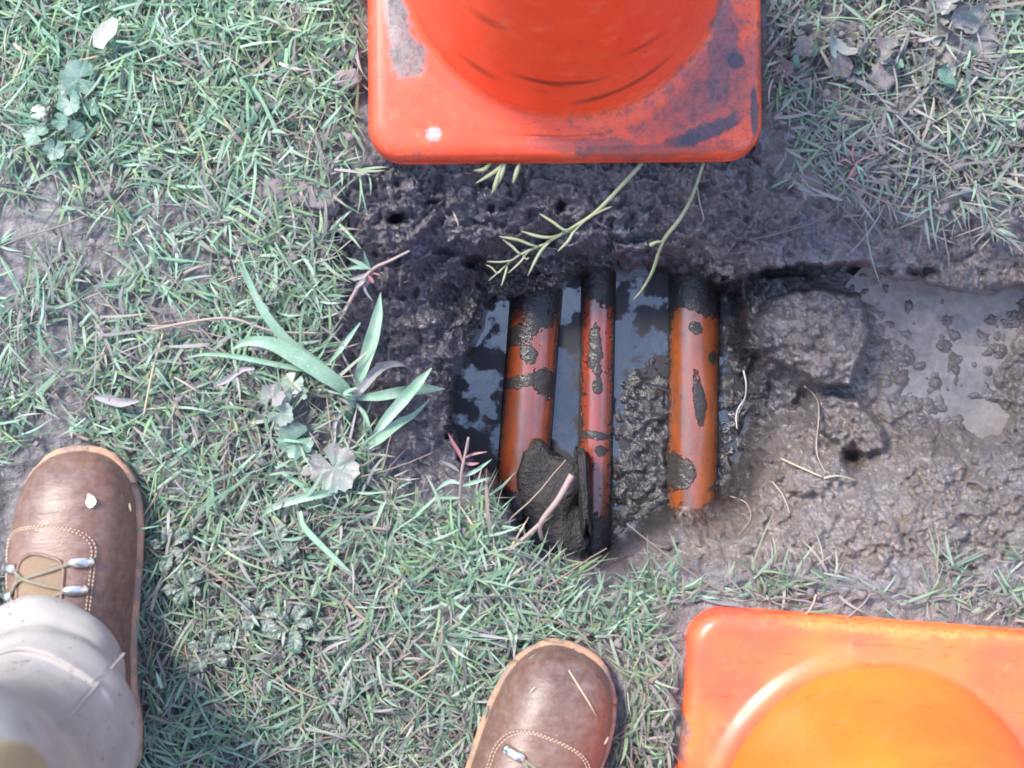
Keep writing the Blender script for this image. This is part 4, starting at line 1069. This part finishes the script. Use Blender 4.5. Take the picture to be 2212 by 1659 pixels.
# seed stalk hanging over the upper bank
def over(pts, hs): return [np.array(U(u, v, h)) for (u, v), h in zip(pts, hs)]
s1p = [(1387, 352), (1328, 417), (1287, 458), (1251, 483), (1178, 526), (1119, 553), (1056, 606)]
s1h = [.012, .012, .010, .008, .002, -.006, -.018]
ss = thing('seed_stalk', U(1387, 352, .01), 'branching green seed stalk with thin pods hanging over the upper bank', 'seed stalk')
mesh('stem', *tube(catmull(over(s1p, s1h), 6), [.0019, .0018, .0015, .0011, .0006], 8), M_pod, ss)
def along(t):
    q = np.array(catmull(over(s1p, s1h), 6)); return q[int(t * (len(q) - 1))]
for (t, pts, w, dz) in [(.42, [(1240, 500), (1228, 520), (1205, 543)], 1, .004), (.50, [(1222, 497), (1195, 480), (1166, 462)], 1, .006), (.58, [(1192, 512), (1160, 510), (1126, 499)], 1.1, .004), (.70, [(1150, 530), (1118, 518), (1079, 511)], 1.1, .004), (.60, [(1188, 522), (1165, 548), (1140, 596)], 1.1, 0.0),
                        (.78, [(1125, 549), (1106, 532), (1086, 517)], .9, .002), (.86, [(1105, 562), (1080, 566), (1052, 565)], .7, .0), (.88, [(1098, 568), (1092, 590), (1083, 618)], .8, -.004), (.72, [(1140, 545), (1125, 565), (1098, 590)], .7, -.004), (.36, [(1278, 466), (1300, 455), (1322, 446)], .7, .004),
                        (.93, [(1075, 590), (1062, 578), (1050, 572)], .6, 0.0), (.80, [(1130, 552), (1138, 560), (1142, 556)], .6, 0)]:
    a = along(t); e = [np.array(U(u, v, a[2] + dz)) for u, v in pts]
    mesh('pod', *tube(catmull([a] + e, 5), [.0005, .0006, .0012 * w, .0014 * w, .0013 * w, .0004], 7), M_pod, ss)
s2p = [(1520, 352), (1496, 422), (1469, 472), (1432, 522), (1410, 585), (1387, 626), (1367, 649)]
s2 = thing('seed_stalk', U(1520, 352, .01), 'single bare green stalk hanging over the hole beside the branching one', 'seed stalk')
s2h = [.012, .008, -.004, -.02, -.045, -.065, -.075]
mesh('stem', *tube(catmull(over(s2p, s2h), 6), [.0013, .0016, .0018, .0018, .0015, .0013, .0007], 8), M_pod, s2)
mesh('bud', *tube(catmull(over([(1432, 522), (1418, 523), (1404, 530)], [-.02, -.018, -.02]), 4), [.0012, .0014, .0022], 7), M_pod, s2)
s3 = thing('seed_stalk', U(1100, 355, .01), 'short tuft of green pods poking out under the cone base', 'seed stalk')
for pts in ([(1092, 352), (1080, 385), (1062, 418)], [(1088, 352), (1068, 372), (1028, 396)], [(1122, 352), (1115, 375), (1108, 396)], [(1060, 352), (1045, 366), (1022, 368)], [(1085, 352), (1070, 400), (1066, 416)]):
    mesh('pod', *tube(catmull(over(pts, [.012, .010, .006]), 5), [.0012, .0022, .0020, .0006], 7), M_pod, s3)

def sprig(name, stem, hs, tufts, label, mat, lmat, r=.0014, cat='twig'):
    t = thing(name, U(*stem[0], hs[0]), label, cat)
    mesh('stem', *tube(catmull(over(stem, hs), 6), [r * 1.1, r, r * .7], 8), mat, t)
    for (pts, w, dh_, lm) in tufts:
        b0 = np.interp(np.linspace(0, 1, len(pts)), [0, 1], [hs[-1] if dh_ is None else dh_[0], hs[-1] if dh_ is None else dh_[1]])
        v_, f_ = ribbon([np.array(U(u, v, h)) for (u, v), h in zip(pts, b0)], W(2, w, w * .8, 1), 5, .3); mesh('leaf', v_, f_, lm or lmat, t)
    return t
sprig('twig', [(1235, 1026), (1206, 1078), (1168, 1130), (1170, 1166)], [.040, .034, .022, .004], [], 'pale bare twig standing out over the lower edge of the hole', M_twig, M_big, .0024)
sprig('twig', [(1168, 1130), (1128, 1166), (1067, 1222)], [.020, .014, .006], [], 'brown twig lying in the grass below the hole', M_twig, M_big, .0017)
sprig('twig', [(735, 690), (771, 624), (803, 583), (845, 562), (885, 542)], [.004, .010, .012, .010, .008],
      [([(803, 583), (775, 568), (748, 556)], 11, (.014, .02), None), ([(798, 580), (772, 577), (747, 581)], 11, (.014, .02), None), ([(800, 580), (790, 560), (786, 542)], 9, (.014, .03), None), ([(798, 590), (775, 600), (755, 604)], 12, (.012, .014), M_bigmud),
       ([(790, 600), (778, 612), (765, 625)], 12, (.012, .012), M_bigmud), ([(805, 590), (815, 592), (822, 596)], 5, (.012, .01), M_red), ([(795, 595), (803, 605), (806, 612)], 9, (.014, .012), M_red), ([(785, 610), (790, 630), (805, 650)], 7, (.01, .006), M_bigmud)],
      'pinkish twig with a leafy knot lying on the dark soil left of the hole', M_twig, M_big, .0015)
sprig('sprig', [(994, 1130), (994, 1078), (997, 1021), (1004, 985), (1012, 945)], [.0, .015, .035, .042, .05],
      [([(1000, 1000), (990, 975), (978, 955), (968, 935)], 9, (.038, .05), M_red), ([(992, 1018), (975, 1006), (951, 995)], 9, (.034, .04), M_bigmud), ([(1000, 990), (1025, 980), (1052, 976)], 6, (.036, .04), M_red), ([(1005, 985), (1010, 965), (1012, 943)], 7, (.04, .05), M_bigmud),
       ([(996, 1045), (970, 1040), (940, 1060)], 11, (.026, .02), None), ([(998, 1050), (1030, 1040), (1058, 1032)], 10, (.026, .025), None), ([(1000, 1030), (1030, 1015), (1062, 992)], 10, (.03, .03), None), ([(994, 1075), (965, 1075), (945, 1076)], 9, (.018, .02), None), ([(998, 1000), (1020, 1002), (1035, 1000)], 8, (.036, .036), M_red)],
      'upright sprig with red tipped leaves at the lower left rim of the hole', M_twig, M_big, .0013, 'sprig')
sprig('red_grass_tuft', [(1838, 400), (1845, 375), (1850, 350)], [.0, .010, .014], [([(1845, 360), (1838, 375), (1828, 392)], 8, (.014, .01), M_red), ([(1845, 355), (1870, 340), (1900, 330)], 4, (.014, .014), M_red), ([(1848, 355), (1865, 370), (1880, 395)], 7, (.014, .01), None), ([(1845, 350), (1840, 330), (1850, 300)], 4, (.014, .02), M_red),
       ([(1850, 358), (1862, 385), (1868, 410)], 7, (.014, .006), None), ([(1840, 352), (1825, 345), (1812, 350)], 6, (.014, .012), M_red)], 'tuft of reddish grass at the edge of the bare soil right of the upper cone', M_red, M_big, .001, 'grass tuft')

def root(pts, r, label, mat=M_root, up=.004, name='root'):
    q = px_pts(pts, up)
    return tag(mesh(name, *tube(catmull(q, 6), r, 6), mat, org=tuple(q[0])), label, 'root')
root([(1606, 800), (1612, 830), (1609, 860), (1596, 880), (1590, 900), (1592, 926)], [.0011, .0009, .0006], 'whitish curved root hanging beside the right pipe', plain('white_root', (.36, .34, .34), (.52, .5, .49), .4, 150, .3, .0006), .010)
root([(1738, 835), (1756, 850), (1768, 872), (1768, 912), (1764, 950), (1766, 985), (1784, 1022)], [.0008, .0007, .0006], 'long thin pale root trailing down the brown mud shelf', up=.006)
root([(1686, 990), (1725, 1008), (1775, 1030)], [.0011, .0008], 'straight straw coloured root lying on the mud shelf', M_straw, .008)
root([(1780, 1033), (1810, 1028), (1850, 1038)], [.0011, .0007], 'short yellowish root at the end of the long pale one', M_straw, .006)
root([(1578, 1072), (1610, 1085), (1622, 1110), (1616, 1130), (1596, 1155)], [.0008, .0007, .0004], 'forked pale root below the right pipe', up=.006)
root([(1668, 1040), (1688, 1065), (1700, 1090), (1706, 1108)], [.0009, .0006], 'fine root lying on the mud between the pipe and the shelf', up=.005)
root([(978, 455), (988, 478), (992, 492), (1000, 500)], [.0009, .0010, .0005], 'tiny forked rootlet on the dark soil under the cone', up=.006)
root([(1506, 405), (1512, 440), (1520, 470), (1514, 485)], [.0007, .0006], 'hair thin root on the dark soil beside the bare stalk', up=.005)
root([(1128, 1166), (1200, 1200), (1260, 1215), (1340, 1205)], [.0010, .0009, .0006], 'long grass runner curving along the lower lip of the hole', M_pod, .012, 'grass_runner')
root([(330, 712), (420, 694), (500, 688), (590, 715), (690, 720)], [.0013, .0012, .0009], 'long pinkish runner lying across the grass left of the hole', M_twig, .024, 'grass_runner')
root([(310, 900), (330, 800), (352, 720)], [.0010, .0009], 'thin upright dry stalk in the grass above the left boot', M_straw, .02, 'grass_runner')

# litter on the boots
def on_boot(surf, pts, w, mat, label, cat, name, flat=True):
    q = [surf(s, a, .0022) for s, a in pts]
    v_, f_ = ribbon(q, w, 5, .1) if flat else tube(q, w, 6)
    return tag(mesh(name, v_, f_, mat, org=tuple(q[0])), label, cat)
on_boot(surf_l, [(.035, .24), (.040, .27), (.046, .26)], [.001, .006, .0095, .003], M_petal, 'tiny yellow petal lying on the toe of the left boot', 'petal', 'petal')
on_boot(surf_l, [(.045, .78), (.052, .80)], [.0006, .0018, .0008], M_straw, 'straw chip on the right side of the left boot', 'straw', 'straw_chip')
on_boot(surf_r, [(.014, -.06), (.030, .22), (.038, .35)], [.0007, .0008, .0006], M_straw, 'thin straw lying across the toe of the right boot', 'straw', 'straw', False)
on_boot(surf_r, [(.052, .66), (.058, .60)], [.0007, .0018, .001], M_straw, 'short straw chip on the outer side of the right boot', 'straw', 'straw_chip')
on_boot(surf_r, [(.036, -.32), (.042, -.34)], [.0006, .0016, .0008], M_straw, 'short straw chip on the inner side of the right boot toe', 'straw', 'straw_chip')
